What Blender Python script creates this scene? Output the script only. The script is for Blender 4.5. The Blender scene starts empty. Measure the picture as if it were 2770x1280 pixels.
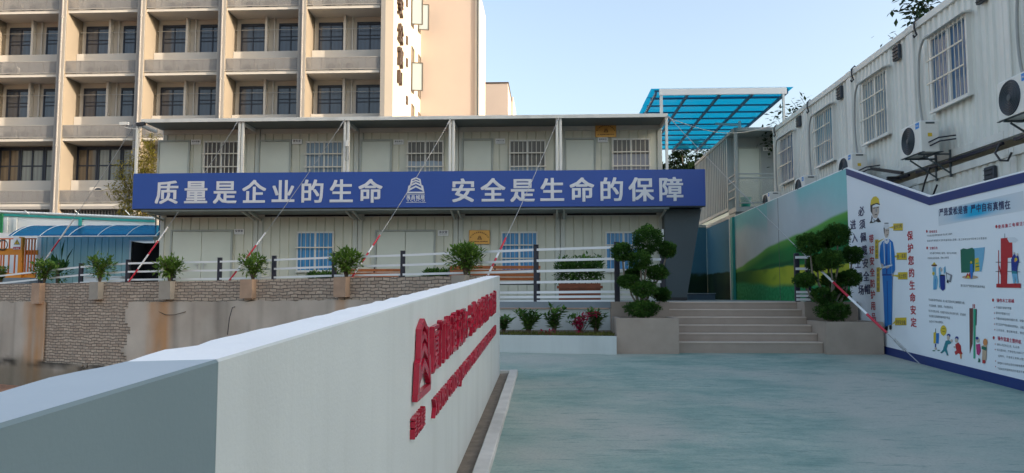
import bpy, math, random
from mathutils import Vector, Matrix, noise
rad = math.radians
S = bpy.context.scene
COL = S.collection
# ------------------------------------------------------------------ camera, sky, sun, exposure
F, CXP, CYP, EYE = 2090.0, 1385.0, 640.0, 1.70
YAW, PITCH = rad(2.7), rad(4.45)
cam = bpy.data.cameras.new('camera'); cam.sensor_fit = 'HORIZONTAL'; cam.sensor_width = 36.0
cam.lens = 36.0 * F / 2770.0; cam.clip_start = 0.05; cam.clip_end = 3000
camo = bpy.data.objects.new('camera', cam); COL.objects.link(camo)
camo.location = (0, 0, EYE); camo.rotation_euler = (rad(90) + PITCH, 0, YAW); S.camera = camo
SUN_EL, SUN_FWD = rad(12.0), rad(17.0)          # sun low on the right, a little towards the camera
sdir = Vector((math.cos(SUN_FWD) * math.cos(SUN_EL), -math.sin(SUN_FWD) * math.cos(SUN_EL), math.sin(SUN_EL)))
w = bpy.data.worlds.new('World'); S.world = w; w.use_nodes = True
nt = w.node_tree; bg = nt.nodes['Background']
sky = nt.nodes.new('ShaderNodeTexSky'); sky.sky_type = 'NISHITA'; sky.sun_disc = False
sky.sun_elevation = SUN_EL; sky.sun_rotation = math.atan2(sdir.x, sdir.y)
sky.altitude = 0; sky.air_density = 1.0; sky.dust_density = 4.0; sky.ozone_density = 1.4
hs = nt.nodes.new('ShaderNodeHueSaturation'); hs.inputs['Saturation'].default_value = 0.82; nt.links.new(sky.outputs[0], hs.inputs['Color'])
nt.links.new(hs.outputs[0], bg.inputs[0]); bg.inputs[1].default_value = 0.12
sl = bpy.data.lights.new('sun', 'SUN'); sl.energy = 2.0; sl.angle = rad(0.5); sl.color = (1.0, 0.83, 0.65)
so = bpy.data.objects.new('sun', sl); COL.objects.link(so)
so.rotation_euler = (-sdir).to_track_quat('-Z', 'Y').to_euler(); so.location = (40, -10, 30)
S.view_settings.view_transform = 'Standard'; S.view_settings.look = 'None'
S.view_settings.gamma = 1.0; S.view_settings.exposure = 2.0
S.cycles.max_bounces = 8; S.cycles.transparent_max_bounces = 16

# ------------------------------------------------------------------ helpers
_R = Vector((math.cos(YAW), math.sin(YAW), 0)); _F0 = Vector((-math.sin(YAW), math.cos(YAW), 0)); _Z = Vector((0, 0, 1))
_Fv = math.cos(PITCH) * _F0 + math.sin(PITCH) * _Z; _U = -math.sin(PITCH) * _F0 + math.cos(PITCH) * _Z
def ray(px, py): return _Fv + _R * ((px - CXP) / F) + _U * ((CYP - py) / F)
def on(px, py, X=None, Y=None, Z=None):
    """the point of the plane X=, Y= or Z= seen at a place measured in the photograph"""
    d = ray(px, py)
    t = X / d.x if X is not None else (Y / d.y if Y is not None else (Z - EYE) / d.z)
    p = d * t; return Vector((p.x, p.y, p.z + EYE))
def proj(p):
    q = Vector(p) - Vector((0, 0, EYE)); z = q.dot(_Fv)
    return CXP + F * q.dot(_R) / z, CYP - F * q.dot(_U) / z

ORG = {}
def setp(o, label=None, cat=None, group=None, kind=None):
    if label: o['label'] = label
    if cat: o['category'] = cat
    if group: o['group'] = group
    if kind: o['kind'] = kind
    return o
def thing(name, label, cat, loc, group=None):
    o = bpy.data.objects.new(name, None); COL.objects.link(o); o.empty_display_size = 0.2
    o.location = loc; ORG[o.name] = Vector(loc); return setp(o, label, cat, group)

class MB:
    def __init__(s): s.v = []; s.f = []; s.m = []; s.c = {}; s.cur = 0; s.sm = set()
    def mat(s, i): s.cur = i; return s
    def add(s, vs, fs, smooth=False):
        b = len(s.v); s.v += [Vector(q) for q in vs]
        for q in fs:
            if smooth: s.sm.add(len(s.f))
            s.f.append([b + i for i in q]); s.m.append(s.cur)
        return s
    def box(s, x0, x1, y0, y1, z0, z1):
        if x0 > x1: x0, x1 = x1, x0
        if y0 > y1: y0, y1 = y1, y0
        if z0 > z1: z0, z1 = z1, z0
        return s.add([(x0,y0,z0),(x1,y0,z0),(x1,y1,z0),(x0,y1,z0),(x0,y0,z1),(x1,y0,z1),(x1,y1,z1),(x0,y1,z1)],
              [(0,3,2,1),(4,5,6,7),(0,1,5,4),(1,2,6,5),(2,3,7,6),(3,0,4,7)])
    def cbox(s, x0, x1, y0, y1, z0, z1, c=0.012):
        """box with chamfered vertical and top edges"""
        if x0 > x1: x0, x1 = x1, x0
        if y0 > y1: y0, y1 = y1, y0
        def ring(i, z):
            a0, a1, b0, b1 = x0 + i, x1 - i, y0 + i, y1 - i
            return [(a0+c,b0,z),(a1-c,b0,z),(a1,b0+c,z),(a1,b1-c,z),(a1-c,b1,z),(a0+c,b1,z),(a0,b1-c,z),(a0,b0+c,z)]
        vs = ring(0, z0) + ring(0, z1 - c) + ring(c, z1); fs = [tuple(range(7,-1,-1)), tuple(range(16,24))]
        for k in (0, 8):
            for i in range(8): j = (i+1) % 8; fs.append((k+i, k+j, k+8+j, k+8+i))
        return s.add(vs, fs)
    def quad(s, *p): return s.add(p, [tuple(range(len(p)))])
    def prism(s, pts, ext):
        n = len(pts); e = Vector(ext); pts = [Vector(p) for p in pts]
        return s.add(pts + [p + e for p in pts], [tuple(range(n-1,-1,-1)), tuple(range(n,2*n))] + [(i,(i+1)%n,n+(i+1)%n,n+i) for i in range(n)])
    def bar(s, p, q, wd, ht, up=(0,0,1)):
        p, q = Vector(p), Vector(q); d = (q-p).normalized(); u = Vector(up)
        if abs(d.dot(u)) > 0.98: u = Vector((0,1,0))
        a = d.cross(u).normalized()*wd/2; b = a.cross(d).normalized()*ht/2
        vs = [p-a-b,p+a-b,p+a+b,p-a+b,q-a-b,q+a-b,q+a+b,q-a+b]
        return s.add(vs, [(0,3,2,1),(4,5,6,7),(0,1,5,4),(1,2,6,5),(2,3,7,6),(3,0,4,7)])
    def tube(s, pts, r, n=6, r2=None, cap=True):
        pts = [Vector(p) for p in pts]; k = len(pts); vs = []; fs = []
        up = Vector((0,0,1)); prev = None
        for i, p in enumerate(pts):
            d = (pts[min(i+1,k-1)] - pts[max(i-1,0)]).normalized()
            if prev is None: a = d.cross(up); a = a if a.length > 1e-3 else d.cross(Vector((1,0,0)))
            else: a = prev - d*prev.dot(d)
            a.normalize(); prev = a; b = d.cross(a)
            rr = r if r2 is None else r + (r2-r)*i/(k-1)
            vs += [p + (a*math.cos(2*math.pi*j/n) + b*math.sin(2*math.pi*j/n))*rr for j in range(n)]
        for i in range(k-1):
            for j in range(n):
                t = (j+1)%n; fs.append((i*n+j, i*n+t, (i+1)*n+t, (i+1)*n+j))
        s.add(vs, fs, True)
        if cap: s.add([vs[j] for j in range(n)] + [vs[(k-1)*n+j] for j in range(n)], [tuple(range(n-1,-1,-1)), tuple(range(n,2*n))])
        return s
    def lathe(s, prof, c, axis='z', n=16):
        c = Vector(c); vs = []; fs = []
        for (r, h) in prof:
            for j in range(n):
                a = 2*math.pi*j/n; x, y = r*math.cos(a), r*math.sin(a)
                vs.append(c + (Vector((x,y,h)) if axis=='z' else Vector((h,x,y)) if axis=='x' else Vector((x,h,y))))
        for i in range(len(prof)-1):
            for j in range(n): t=(j+1)%n; fs.append((i*n+j,i*n+t,(i+1)*n+t,(i+1)*n+j))
        return s.add(vs, fs)
    def disc(s, c, r, axis='y', n=20, sx=1.0):
        c = Vector(c); vs = []
        for j in range(n):
            a = 2*math.pi*j/n; x, y = sx*r*math.cos(a), r*math.sin(a)
            vs.append(c + (Vector((x,0,y)) if axis=='y' else Vector((0,x,y)) if axis=='x' else Vector((x,y,0))))
        return s.add(vs, [tuple(range(n))])
    def leaf(s, p, d, l, wd, rng, fold=0.25):
        d = d.normalized(); a = d.cross(Vector((rng.uniform(-.4,.4), rng.uniform(-.4,.4), 1)))
        if a.length < 1e-3: a = Vector((1,0,0))
        a.normalize(); n = a.cross(d); m = p + d*l*0.5
        return s.add([p, m + a*wd*.5 + n*wd*fold, p + d*l, m - a*wd*.5 + n*wd*fold], [(0,1,2),(0,2,3)])
    def text(s, body, o, right, up, size, pitch=None, bold=0.0, ext=0.0, sx=1.0, fit=None, down=False):
        """characters set one by one; o = baseline left; fit = total width"""
        o, right, up = Vector(o), Vector(right).normalized(), Vector(up).normalized()
        nrm = right.cross(up); x = 0.0; total = 0
        if pitch is None:
            adv = [glyph(ch, bold)[2] for ch in body]; total = sum(adv)*size
            if fit: sx = fit/total
        for i, ch in enumerate(body):
            vs, fs, ad = glyph(ch, bold, ext/size if ext else 0)
            ofs = (right*x if not down else -up*x) + o
            s.add([ofs + right*(q.x*size*sx) + up*(q.y*size) + nrm*(q.z*size) for q in vs], fs)
            x += pitch if pitch is not None else ad*size*sx
        return s
    def build(s, name, mats, parent=None, loc=None, label=None, cat=None, group=None, kind=None, autosmooth=False):
        if not isinstance(mats, (list, tuple)): mats = [mats]
        me = bpy.data.meshes.new(name)
        og = ORG[parent.name] if parent is not None else Vector(loc if loc is not None else (0,0,0))
        me.from_pydata([tuple(q-og) for q in s.v], [], s.f)
        for mm in mats: me.materials.append(mm)
        for i, p in enumerate(me.polygons):
            p.material_index = min(s.m[i], len(mats)-1)
            if i in s.sm or autosmooth: p.use_smooth = True
        me.update()
        o = bpy.data.objects.new(name, me); COL.objects.link(o); ORG[o.name] = og
        if parent is not None: o.parent = parent
        else: o.location = og
        return setp(o, label, cat, group, kind)

_G = {}
def glyph(ch, bold=0.0, ext=0.0):
    k = (ch, bold, round(ext, 4))
    if k in _G: return _G[k]
    if ch == ' ':
        _G[k] = ([], [], 0.35); return _G[k]
    cu = bpy.data.curves.new('glyph', 'FONT'); cu.body = ch; cu.resolution_u = 2; cu.extrude = ext/2
    o = bpy.data.objects.new('glyph', cu); COL.objects.link(o)
    me = bpy.data.meshes.new_from_object(o.evaluated_get(bpy.context.evaluated_depsgraph_get()))
    vs = [q.co.copy() for q in me.vertices]; fs = [tuple(p.vertices) for p in me.polygons]
    bpy.data.objects.remove(o); bpy.data.curves.remove(cu); bpy.data.meshes.remove(me)
    if ext: vs = [q + Vector((0,0,ext/2)) for q in vs]
    if bold:
        v0, f0 = vs, fs; vs, fs = [], []
        for c_, (dx, dy) in enumerate(((-1,-.7),(.97,-.62),(-.9,.72),(1.06,.66))):
            b_ = len(vs); vs += [q + Vector((dx*bold*.8, dy*bold*.8, c_*.0035)) for q in v0]; fs += [tuple(b_+i for i in f) for f in f0]
    wd = max(q.x for q in vs) if vs else .5
    _G[k] = (vs, fs, 1.0 if ord(ch) > 0x2000 else wd + 0.10); return _G[k]

# ------------------------------------------------------------------ materials
def N(t, ty, **kw):
    n = t.nodes.new('ShaderNode' + ty)
    for k, v in kw.items(): setattr(n, k, v)
    return n
def newmat(name):
    m = bpy.data.materials.new(name); m.use_nodes = True; t = m.node_tree
    return m, t, t.nodes['Principled BSDF']
def mix(t, fac, a, b, blend='MIX'):
    n = N(t, 'Mix', data_type='RGBA', blend_type=blend)
    for sock, val in ((n.inputs[0], fac), (n.inputs[6], a), (n.inputs[7], b)):
        if isinstance(val, bpy.types.NodeSocket): t.links.new(val, sock)
        elif isinstance(val, (int, float)): sock.default_value = val
        else: sock.default_value = (*val, 1)
    return n.outputs[2]
def ramp(t, src, p0, p1):
    r = N(t, 'MapRange'); t.links.new(src, r.inputs[0]); r.inputs[1].default_value = p0; r.inputs[2].default_value = p1; return r.outputs[0]
def nz(t, scale, detail=4, vec=None, rough=0.6):
    n = N(t, 'TexNoise'); n.inputs['Scale'].default_value = scale; n.inputs['Detail'].default_value = detail; n.inputs['Roughness'].default_value = rough
    if vec is None:
        c = N(t, 'NewGeometry'); t.links.new(c.outputs['Position'], n.inputs['Vector'])
    else: t.links.new(vec, n.inputs['Vector'])
    return n.outputs[0]
def stretch(t, sx, sy, sz):
    c = N(t, 'NewGeometry'); m = N(t, 'Mapping'); m.inputs['Scale'].default_value = (sx, sy, sz)
    t.links.new(c.outputs['Position'], m.inputs['Vector']); return m.outputs[0]
def bump(t, p, h, strength=0.3, dist=0.01):
    b = N(t, 'Bump'); b.inputs['Strength'].default_value = strength; b.inputs['Distance'].default_value = dist
    t.links.new(h, b.inputs['Height']); t.links.new(b.outputs[0], p.inputs['Normal'])
def paint(name, col, rough=0.5, metal=0.0, var=0.12, scale=1.5, dirt=0.0, dirtcol=(0.10,0.085,0.06), bmp=0.05, streak=False):
    m, t, p = newmat(name)
    a = nz(t, scale, 5); f = ramp(t, a, 0.3, 0.7)
    c = mix(t, f, tuple(q*(1-var) for q in col), tuple(min(1,q*(1+var)) for q in col))
    if dirt:
        d = nz(t, 1.0, 6, stretch(t, 3.0, 3.0, 0.25) if streak else stretch(t, .8, .8, .8))
        dm = N(t, 'Math', operation='MULTIPLY'); t.links.new(ramp(t, d, 0.48, 0.75), dm.inputs[0]); dm.inputs[1].default_value = dirt
        c = mix(t, dm.outputs[0], c, dirtcol)
    t.links.new(c, p.inputs['Base Color'])
    p.inputs['Metallic'].default_value = metal
    r = N(t, 'MapRange'); t.links.new(a, r.inputs[0]); r.inputs[3].default_value = max(.03, rough-.1); r.inputs[4].default_value = min(1, rough+.1)
    t.links.new(r.outputs[0], p.inputs['Roughness'])
    if bmp: bump(t, p, nz(t, 60, 3), bmp, 0.004)
    return m
def leafmat(name, dark, light, tr=0.25):
    m, t, p = newmat(name)
    g = N(t, 'NewGeometry'); c = mix(t, g.outputs['Random Per Island'], dark, light)
    c = mix(t, ramp(t, nz(t, 3.5, 2), .35, .7), tuple(q*.8 for q in dark), c)
    t.links.new(c, p.inputs['Base Color']); p.inputs['Roughness'].default_value = .6; p.inputs['Specular IOR Level'].default_value = .2
    tl = N(t, 'BsdfTranslucent'); t.links.new(c, tl.inputs[0]); mx = N(t, 'MixShader'); mx.inputs[0].default_value = tr
    t.links.new(p.outputs[0], mx.inputs[1]); t.links.new(tl.outputs[0], mx.inputs[2])
    t.links.new(mx.outputs[0], t.nodes['Material Output'].inputs[0]); return m
def glassy(name, col, rough=0.05, spec=0.4, fold=0.0, axis='X', scale=14, alt=None):
    """window glass: curtain cloth and painted reflections under a clear glossy coat"""
    m, t, p = newmat(name)
    c = col
    if fold:
        g = N(t, 'NewGeometry'); wv = N(t, 'TexWave', bands_direction=axis); wv.inputs['Scale'].default_value = scale/6.28; wv.inputs['Distortion'].default_value = .25
        wv.inputs['Detail Scale'].default_value = .4
        t.links.new(g.outputs['Position'], wv.inputs['Vector'])
        c = mix(t, wv.outputs['Fac'], tuple(q*(1-fold) for q in col), col)
    if alt:
        g = N(t, 'NewGeometry'); sx = N(t, 'SeparateXYZ'); t.links.new(g.outputs['Position'], sx.inputs[0])
        ad = N(t, 'Math', operation='ADD'); t.links.new(sx.outputs[2], ad.inputs[0])
        nn = N(t, 'Math', operation='MULTIPLY'); t.links.new(nz(t, 2.2, 2), nn.inputs[0]); nn.inputs[1].default_value = .10; t.links.new(nn.outputs[0], ad.inputs[1])
        c = mix(t, ramp(t, ad.outputs[0], alt[1], alt[1]+.03), alt[0], c)  # second colour of a painted reflection, split by height
    if isinstance(c, tuple): p.inputs['Base Color'].default_value = (*c, 1)
    else: t.links.new(c, p.inputs['Base Color'])
    p.inputs['Roughness'].default_value = .6; p.inputs['Coat Weight'].default_value = spec; p.inputs['Coat Roughness'].default_value = rough; p.inputs['Coat IOR'].default_value = 1.6
    return m
def vcol(name, rough=.75, var=.06, bmp=0.0, scale=2.0):
    m, t, p = newmat(name); a = N(t, 'VertexColor', layer_name='Col')
    c = mix(t, ramp(t, nz(t, scale, 5), .3, .7), (1-var,)*3, (1,)*3); c = mix(t, 1.0, a.outputs[0], c, 'MULTIPLY')
    t.links.new(c, p.inputs['Base Color']); p.inputs['Roughness'].default_value = rough; p.inputs['Specular IOR Level'].default_value = .2
    if bmp: bump(t, p, nz(t, 22, 6), bmp, .01)
    return m
def setcol(o, fn):
    me = o.data; at = me.color_attributes.new('Col', 'FLOAT_COLOR', 'POINT'); og = ORG[o.name]
    for i, q in enumerate(me.vertices): at.data[i].color = (*fn(q.co + og), 1)
def lerp(a, b, f): f = max(0, min(1, f)); return tuple(x + (y-x)*f for x, y in zip(a, b))
def sstep(a, b, x): t = max(0, min(1, (x-a)/(b-a))); return t*t*(3-2*t)
M = {}
M['panel'] = paint('cream grey sandwich panel', (.58,.58,.475), .45, var=.04, dirt=.10, streak=True)
M['panelframe'] = paint('grey white container frame', (.52,.535,.475), .45, var=.05, dirt=.15, streak=True)
M['door'] = paint('pale grey steel door', (.58,.61,.525), .4, var=.03, dirt=.06)
M['contr'] = paint('light grey corrugated steel', (.68,.685,.63), .5, var=.05, dirt=.22, dirtcol=(.22,.21,.19), streak=True)
M['contframe'] = paint('light grey steel frame', (.68,.68,.63), .5, var=.06, dirt=.25, dirtcol=(.2,.18,.16), streak=True)
M['white'] = paint('white painted metal', (.78,.79,.78), .4, var=.04, dirt=.08)
M['wframe'] = paint('white window frame', (.72,.72,.68), .4, var=.04)
M['bars'] = paint('cream security bars', (.66,.62,.52), .4, var=.05)
M['black'] = paint('black painted iron', (.018,.018,.022), .4, var=.2)
M['navypost'] = paint('dark navy post', (.012,.014,.028), .4, var=.2)
M['gap'] = paint('dark gap', (.01,.01,.012), .9, var=.1)  # black stands in for the shade in the joint between storeys
M['blue'] = paint('banner blue vinyl', (.014,.062,.30), .38, var=.05, scale=.8, bmp=.02)
M['silver'] = paint('silver lettering', (.64,.66,.69), .45, var=.03)
M['wallwhite'] = paint('white emulsion render', (.53,.57,.555), .8, var=.05, scale=1.1, dirt=.38, dirtcol=(.37,.40,.375), bmp=.35, streak=True)
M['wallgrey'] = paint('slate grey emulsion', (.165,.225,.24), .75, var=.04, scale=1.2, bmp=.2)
M['wallgreytop'] = paint('pale blue grey emulsion', (.42,.475,.51), .8, var=.05, scale=1.0, bmp=.25)  # slate section's top face, painted lighter for the sky light on it
M['walltop'] = paint('white coping', (.86,.86,.85), .8, var=.03, scale=2, bmp=.5)  # white section's top face, painted lighter for the sky light on it
M['red'] = paint('red acrylic letters', (.37,.010,.034), .28, var=.06, bmp=0)
M['redtext'] = paint('printed red', (.45,.015,.03), .5, var=.02, bmp=0)
M['navytext'] = paint('printed navy', (.012,.018,.09), .5, var=.02, bmp=0)
M['greytext'] = paint('printed grey', (.05,.055,.065), .5, var=.02, bmp=0)
M['pinktext'] = paint('printed pink red', (.50,.05,.09), .5, var=.02, bmp=0)
M['hoardwhite'] = paint('white printed hoarding sheet', (.74,.77,.80), .7, var=.03, scale=.7, bmp=.03)
M['hoardblue'] = paint('hoarding blue', (.010,.030,.15), .45, var=.06)
M['stone'] = paint('grey brown stone cladding', (.36,.29,.235), .55, var=.08, scale=3, dirt=.15, bmp=.15)
M['stonelt'] = paint('pale stone nosing', (.56,.46,.375), .5, var=.08, scale=4, dirt=.1, bmp=.1)
M['slab'] = paint('blue grey concrete slab', (.22,.26,.29), .8, var=.08, scale=2, dirt=.15, bmp=.3)
M['concrete'] = paint('grey concrete', (.34,.31,.26), .9, var=.12, scale=2.5, dirt=.3, bmp=.5)
M['corbelp'] = paint('peach stained concrete', (.42,.29,.20), .9, var=.15, scale=3, dirt=.3, bmp=.5)
M['soil'] = paint('dry soil and dust', (.17,.135,.10), .95, var=.3, scale=9, bmp=.8)
M['redsoil'] = paint('reddish soil', (.33,.17,.10), .95, var=.25, scale=1.5, bmp=.8)
M['kerb'] = paint('worn white kerb', (.55,.54,.50), .85, var=.12, scale=4, dirt=.35, bmp=.5)
M['wood'] = paint('orange stained wood', (.36,.115,.03), .5, var=.25, scale=6, bmp=.2)
M['woodbox'] = paint('red brown wood', (.22,.062,.025), .55, var=.25, scale=5, bmp=.2)
M['slate'] = paint('dark slate cladding', (.055,.075,.085), .5, var=.08)
M['acwhite'] = paint('ac casing', (.74,.73,.68), .45, var=.05, dirt=.15, streak=True)
M['acdark'] = paint('ac fan grille', (.03,.04,.055), .5, var=.1)
M['acblue'] = paint('blue sticker', (.01,.22,.62), .4, var=.02, bmp=0)
M['yellow'] = paint('yellow', (.66,.44,.02), .5, var=.05, bmp=0)
M['orange'] = paint('orange gate paint', (.68,.24,.015), .45, var=.08)
M['orangered'] = paint('red orange gate paint', (.58,.13,.02), .45, var=.08)
M['polered'] = paint('red sleeve', (.55,.02,.045), .35, var=.04)
M['polewhite'] = paint('white sleeve', (.78,.78,.78), .35, var=.04)
M['wire'] = paint('steel wire', (.36,.37,.37), .4, metal=.5, var=.1)
M['steel'] = paint('bright steel', (.55,.55,.53), .35, metal=.6, var=.1)
M['gold'] = paint('brass plaque', (.62,.33,.075), .35, metal=.35, var=.12)
M['browntext'] = paint('engraved brown', (.10,.035,.008), .6, var=.05, bmp=0)
M['dframe'] = paint('blue grey steel frame', (.27,.32,.33), .5, var=.06, dirt=.2, streak=True)
M['deckside'] = paint('walkway deck darkened for shade', (.20,.235,.225), .6)  # shade on the deck underside put into the colour
M['doorframe'] = paint('grey door frame', (.36,.385,.345), .45)
M['soffit'] = paint('soffit sheet darkened for roof shade', (.14,.17,.165), .6)  # shade under the roof overhang put into the colour
M['beamshade'] = paint('canopy tube with painted shade', (.04,.11,.20), .5)  # steel tubes; shade and blue canopy light put into the colour
M['teal'] = paint('teal trim', (.02,.30,.27), .5, var=.1)
M['green'] = paint('green net', (.01,.17,.06), .7, var=.1)
M['hose'] = paint('grey hose wrap', (.33,.34,.33), .7, var=.1)
M['trunk'] = paint('pale bark', (.20,.17,.13), .9, var=.25, scale=20, bmp=.6)
M['bark'] = paint('brown bark', (.10,.075,.05), .9, var=.25, scale=20, bmp=.6)
M['leaf1'] = leafmat('shrub leaves', (.085,.18,.028), (.30,.47,.09), .38)
M['leaf2'] = leafmat('topiary leaves', (.035,.105,.02), (.17,.32,.058), .3)
M['leaf3'] = leafmat('dark hedge leaves', (.05,.13,.028), (.20,.36,.07), .3)
M['leaf4'] = leafmat('bamboo leaves', (.22,.20,.03), (.50,.38,.08))
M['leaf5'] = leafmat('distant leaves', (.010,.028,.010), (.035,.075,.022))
M['bigleaf'] = leafmat('banana leaves', (.015,.07,.02), (.07,.16,.03))
M['flower'] = leafmat('red petals', (.35,.01,.05), (.60,.03,.13))
M['grass'] = leafmat('planter grass', (.10,.11,.02), (.22,.22,.06))
# ------------------------------------------------------------------ the setting
T = 1.59                                           # terrace level
def G(y): return 0.042 * y                         # the sloping driveway
def gmat():
    m, t, p = newmat('teal painted concrete')
    a = nz(t, 1.5, 8, stretch(t, .75, 1.25, 1), .72); b = nz(t, 5, 7, stretch(t, .6, 2.4, 1), .72); c = nz(t, .35, 3)
    col = mix(t, ramp(t, a, .36, .64), (.160,.285,.245), (.355,.430,.368))
    col = mix(t, ramp(t, c, .45, .62), col, (.40,.42,.365))
    d = N(t, 'Math', operation='MULTIPLY'); t.links.new(ramp(t, b, .54, .70), d.inputs[0]); d.inputs[1].default_value = .75
    col = mix(t, d.outputs[0], col, (.085,.195,.175))
    e = N(t, 'Math', operation='MULTIPLY'); t.links.new(ramp(t, nz(t, 2.3, 7, stretch(t,.7,1.5,1), .75), .60, .78), e.inputs[0]); e.inputs[1].default_value = .75
    col = mix(t, e.outputs[0], col, (.50,.52,.46))
    g1 = N(t, 'Math', operation='MULTIPLY'); t.links.new(ramp(t, nz(t, 38, 3), .45, .8), g1.inputs[0]); g1.inputs[1].default_value = .35
    col = mix(t, g1.outputs[0], col, (.10,.15,.14))
    t.links.new(col, p.inputs['Base Color']); r = N(t, 'MapRange'); t.links.new(a, r.inputs[0]); r.inputs[3].default_value = .5; r.inputs[4].default_value = .8
    t.links.new(r.outputs[0], p.inputs['Roughness']); p.inputs['Specular IOR Level'].default_value = .35
    bump(t, p, nz(t, 14, 8, stretch(t, .5, 2.4, 1), .7), .6, .02); return m
mb = MB()
mb.quad((-900,-300,-1.0),(900,-300,-1.0),(900,2500,-1.0),(-900,2500,-1.0))
mb.build('yard_ground', M['redsoil'], label='reddish bare yard ground below the retaining wall', cat='ground', kind='structure')
mb = MB()
def drive(xl, y0, y1, n):
    for i in range(n):
        a, b = y0+(y1-y0)*i/n, y0+(y1-y0)*(i+1)/n
        mb.quad((xl,a,G(a)),(7.2,a,G(a)),(7.2,b,G(b)),(xl,b,G(b)))
    mb.quad((xl,y0,G(y0)),(xl,y1,G(y1)),(xl,y1,-1.2),(xl,y0,-1.2))
drive(-.9, -9, 11.9, 6); drive(-1.7, 11.9, 15.1, 2)
mb.quad((-1.7,11.9,G(11.9)),(-.9,11.9,G(11.9)),(-.9,11.9,-1.2),(-1.7,11.9,-1.2))
mb.build('driveway', gmat(), label='teal painted concrete driveway sloping up to the stairs', cat='driveway', kind='structure')
# path of the terrace edge: under the fence, a little in front of it
FP = [(1668,16.3,661),(1450,16.9,668),(1265,17.8,676),(1090,18.8,684),(905,19.7,690),(742,20.4,697),(595,20.9,702),(470,21.3,704),(347,21.7,707),(220,22.5,717),(110,23.3,729)]
FPT = [on(px, py, Y=y) for px, y, py in FP]        # tops of the fence posts
WALLTOP = [(1252,746),(1090,749),(930,751),(690,757),(460,762),(270,764),(110,767),(0,768)]
edge = [Vector((p.x, p.y-.33, 0)) for p in FPT[2:]]
edge = [edge[0] + (edge[0]-edge[1]).normalized()*.55] + edge
edge.append(edge[-1] + (edge[-1]-edge[-2]).normalized()*16)
top = [(p.x, p.y+.05) for p in edge]
pol = [(2.46,16.52),(5.19,16.52),(40,16.52),(40,75),(-70,75),(-70,top[-1][1])] + [top[i] for i in range(len(top)-1,-1,-1)] + [(-1.25,16.12),(1.27,16.02),(2.46,16.02)]
mb = MB(); mb.add([(x,y,T) for x,y in pol], [tuple(range(len(pol)))])
mb.build('terrace', paint('terrace concrete', (.27,.28,.27), .8, var=.1, dirt=.2, bmp=.2), label='grey concrete terrace in front of the container offices', cat='terrace', kind='structure')

# brick retaining wall with plaster coat (relief: bare brick face behind, plaster 3 cm proud)
def brickmat():
    m, t, p = newmat('taupe brickwork'); uv = N(t, 'UVMap'); d = N(t, 'TexNoise'); d.inputs['Scale'].default_value = 3.2; t.links.new(uv.outputs[0], d.inputs['Vector'])
    vm = N(t, 'VectorMath', operation='MULTIPLY_ADD'); t.links.new(d.outputs[1], vm.inputs[0]); vm.inputs[1].default_value = (.11,.10,0); t.links.new(uv.outputs[0], vm.inputs[2])
    b = N(t, 'TexBrick'); t.links.new(vm.outputs[0], b.inputs['Vector']); b.inputs['Scale'].default_value = 1; b.inputs['Brick Width'].default_value = .23; b.inputs['Row Height'].default_value = .082
    b.inputs['Mortar Size'].default_value = .011; b.inputs['Mortar Smooth'].default_value = .25; b.inputs['Color1'].default_value = (.37,.285,.215,1); b.inputs['Color2'].default_value = (.56,.45,.345,1); b.inputs['Mortar'].default_value = (.09,.075,.06,1)
    c = mix(t, ramp(t, nz(t, 1.1, 6), .3, .75), b.outputs['Color'], (.46,.41,.34)); c = mix(t, .75, c, b.outputs['Color'])
    c = mix(t, ramp(t, nz(t, 11, 4), .5, .8), c, (.33,.30,.25))
    t.links.new(c, p.inputs['Base Color']); p.inputs['Roughness'].default_value = .92
    iv = N(t, 'Math', operation='SUBTRACT'); iv.inputs[0].default_value = 1; t.links.new(b.outputs['Fac'], iv.inputs[1])
    ad = N(t, 'Math', operation='ADD'); t.links.new(iv.outputs[0], ad.inputs[0]); t.links.new(nz(t, 30, 4), ad.inputs[1]); bump(t, p, ad.outputs[0], .9, .03); return m
cum = [0]
for i in range(1, len(edge)): cum.append(cum[-1] + (edge[i]-edge[i-1]).length)
def wpt(u):
    for i in range(1, len(edge)):
        if u <= cum[i] or i == len(edge)-1:
            d = (edge[i]-edge[i-1]).normalized(); nrm = Vector((-d.y, d.x, 0)); nrm = nrm if nrm.y < 0 else -nrm
            return edge[i-1] + d*(u-cum[i-1]), d, nrm
def u_at(px):
    lo, hi = 0, cum[-1]
    for _ in range(50):
        md = (lo+hi)/2; q, _d, _n = wpt(md)
        if proj((q.x,q.y,2))[0] > px: lo = md
        else: hi = md
    return lo
WT = []
for px, py in WALLTOP:
    u = u_at(px); q, d, n = wpt(u); h = on(px, py, Y=q.y); WT.append((u, h.z))
def wtop(u):
    if u <= WT[0][0]: return WT[0][1]
    for (a, za), (b, zb) in zip(WT, WT[1:]):
        if u <= b: return za+(zb-za)*(u-a)/(b-a)
    return WT[-1][1]
rw = thing('retaining_wall', 'tall brick retaining wall with patchy grey plaster below the terrace', 'wall', (-9, 20.3, -1))
ULEN = cum[-1]; NU = int(ULEN/.2)
vs, fs, uvs = [], [], []
for i in range(NU+1):
    u = ULEN*i/NU; q, d, n = wpt(u); z1 = wtop(u)
    for zz, off in ((-1.2,0),(z1,0),(z1,-.28),(T-.3,-.28)):
        vs.append((q.x+n.x*off, q.y+n.y*off, zz)); uvs.append((u, zz - (off*1.0)))
mb = MB(); 
for i in range(NU):
    for k in range(3): fs.append((i*4+k, i*4+4+k, i*4+5+k, i*4+1+k))
fs.append((0,1,2,3)); mb.add(vs, fs)
o = mb.build('brick_face', brickmat(), rw)
ul = o.data.uv_layers.new(name='UVMap')
for p in o.data.polygons:
    for li in p.loop_indices: ul.data[li].uv = uvs[o.data.loops[li].vertex_index]
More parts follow.
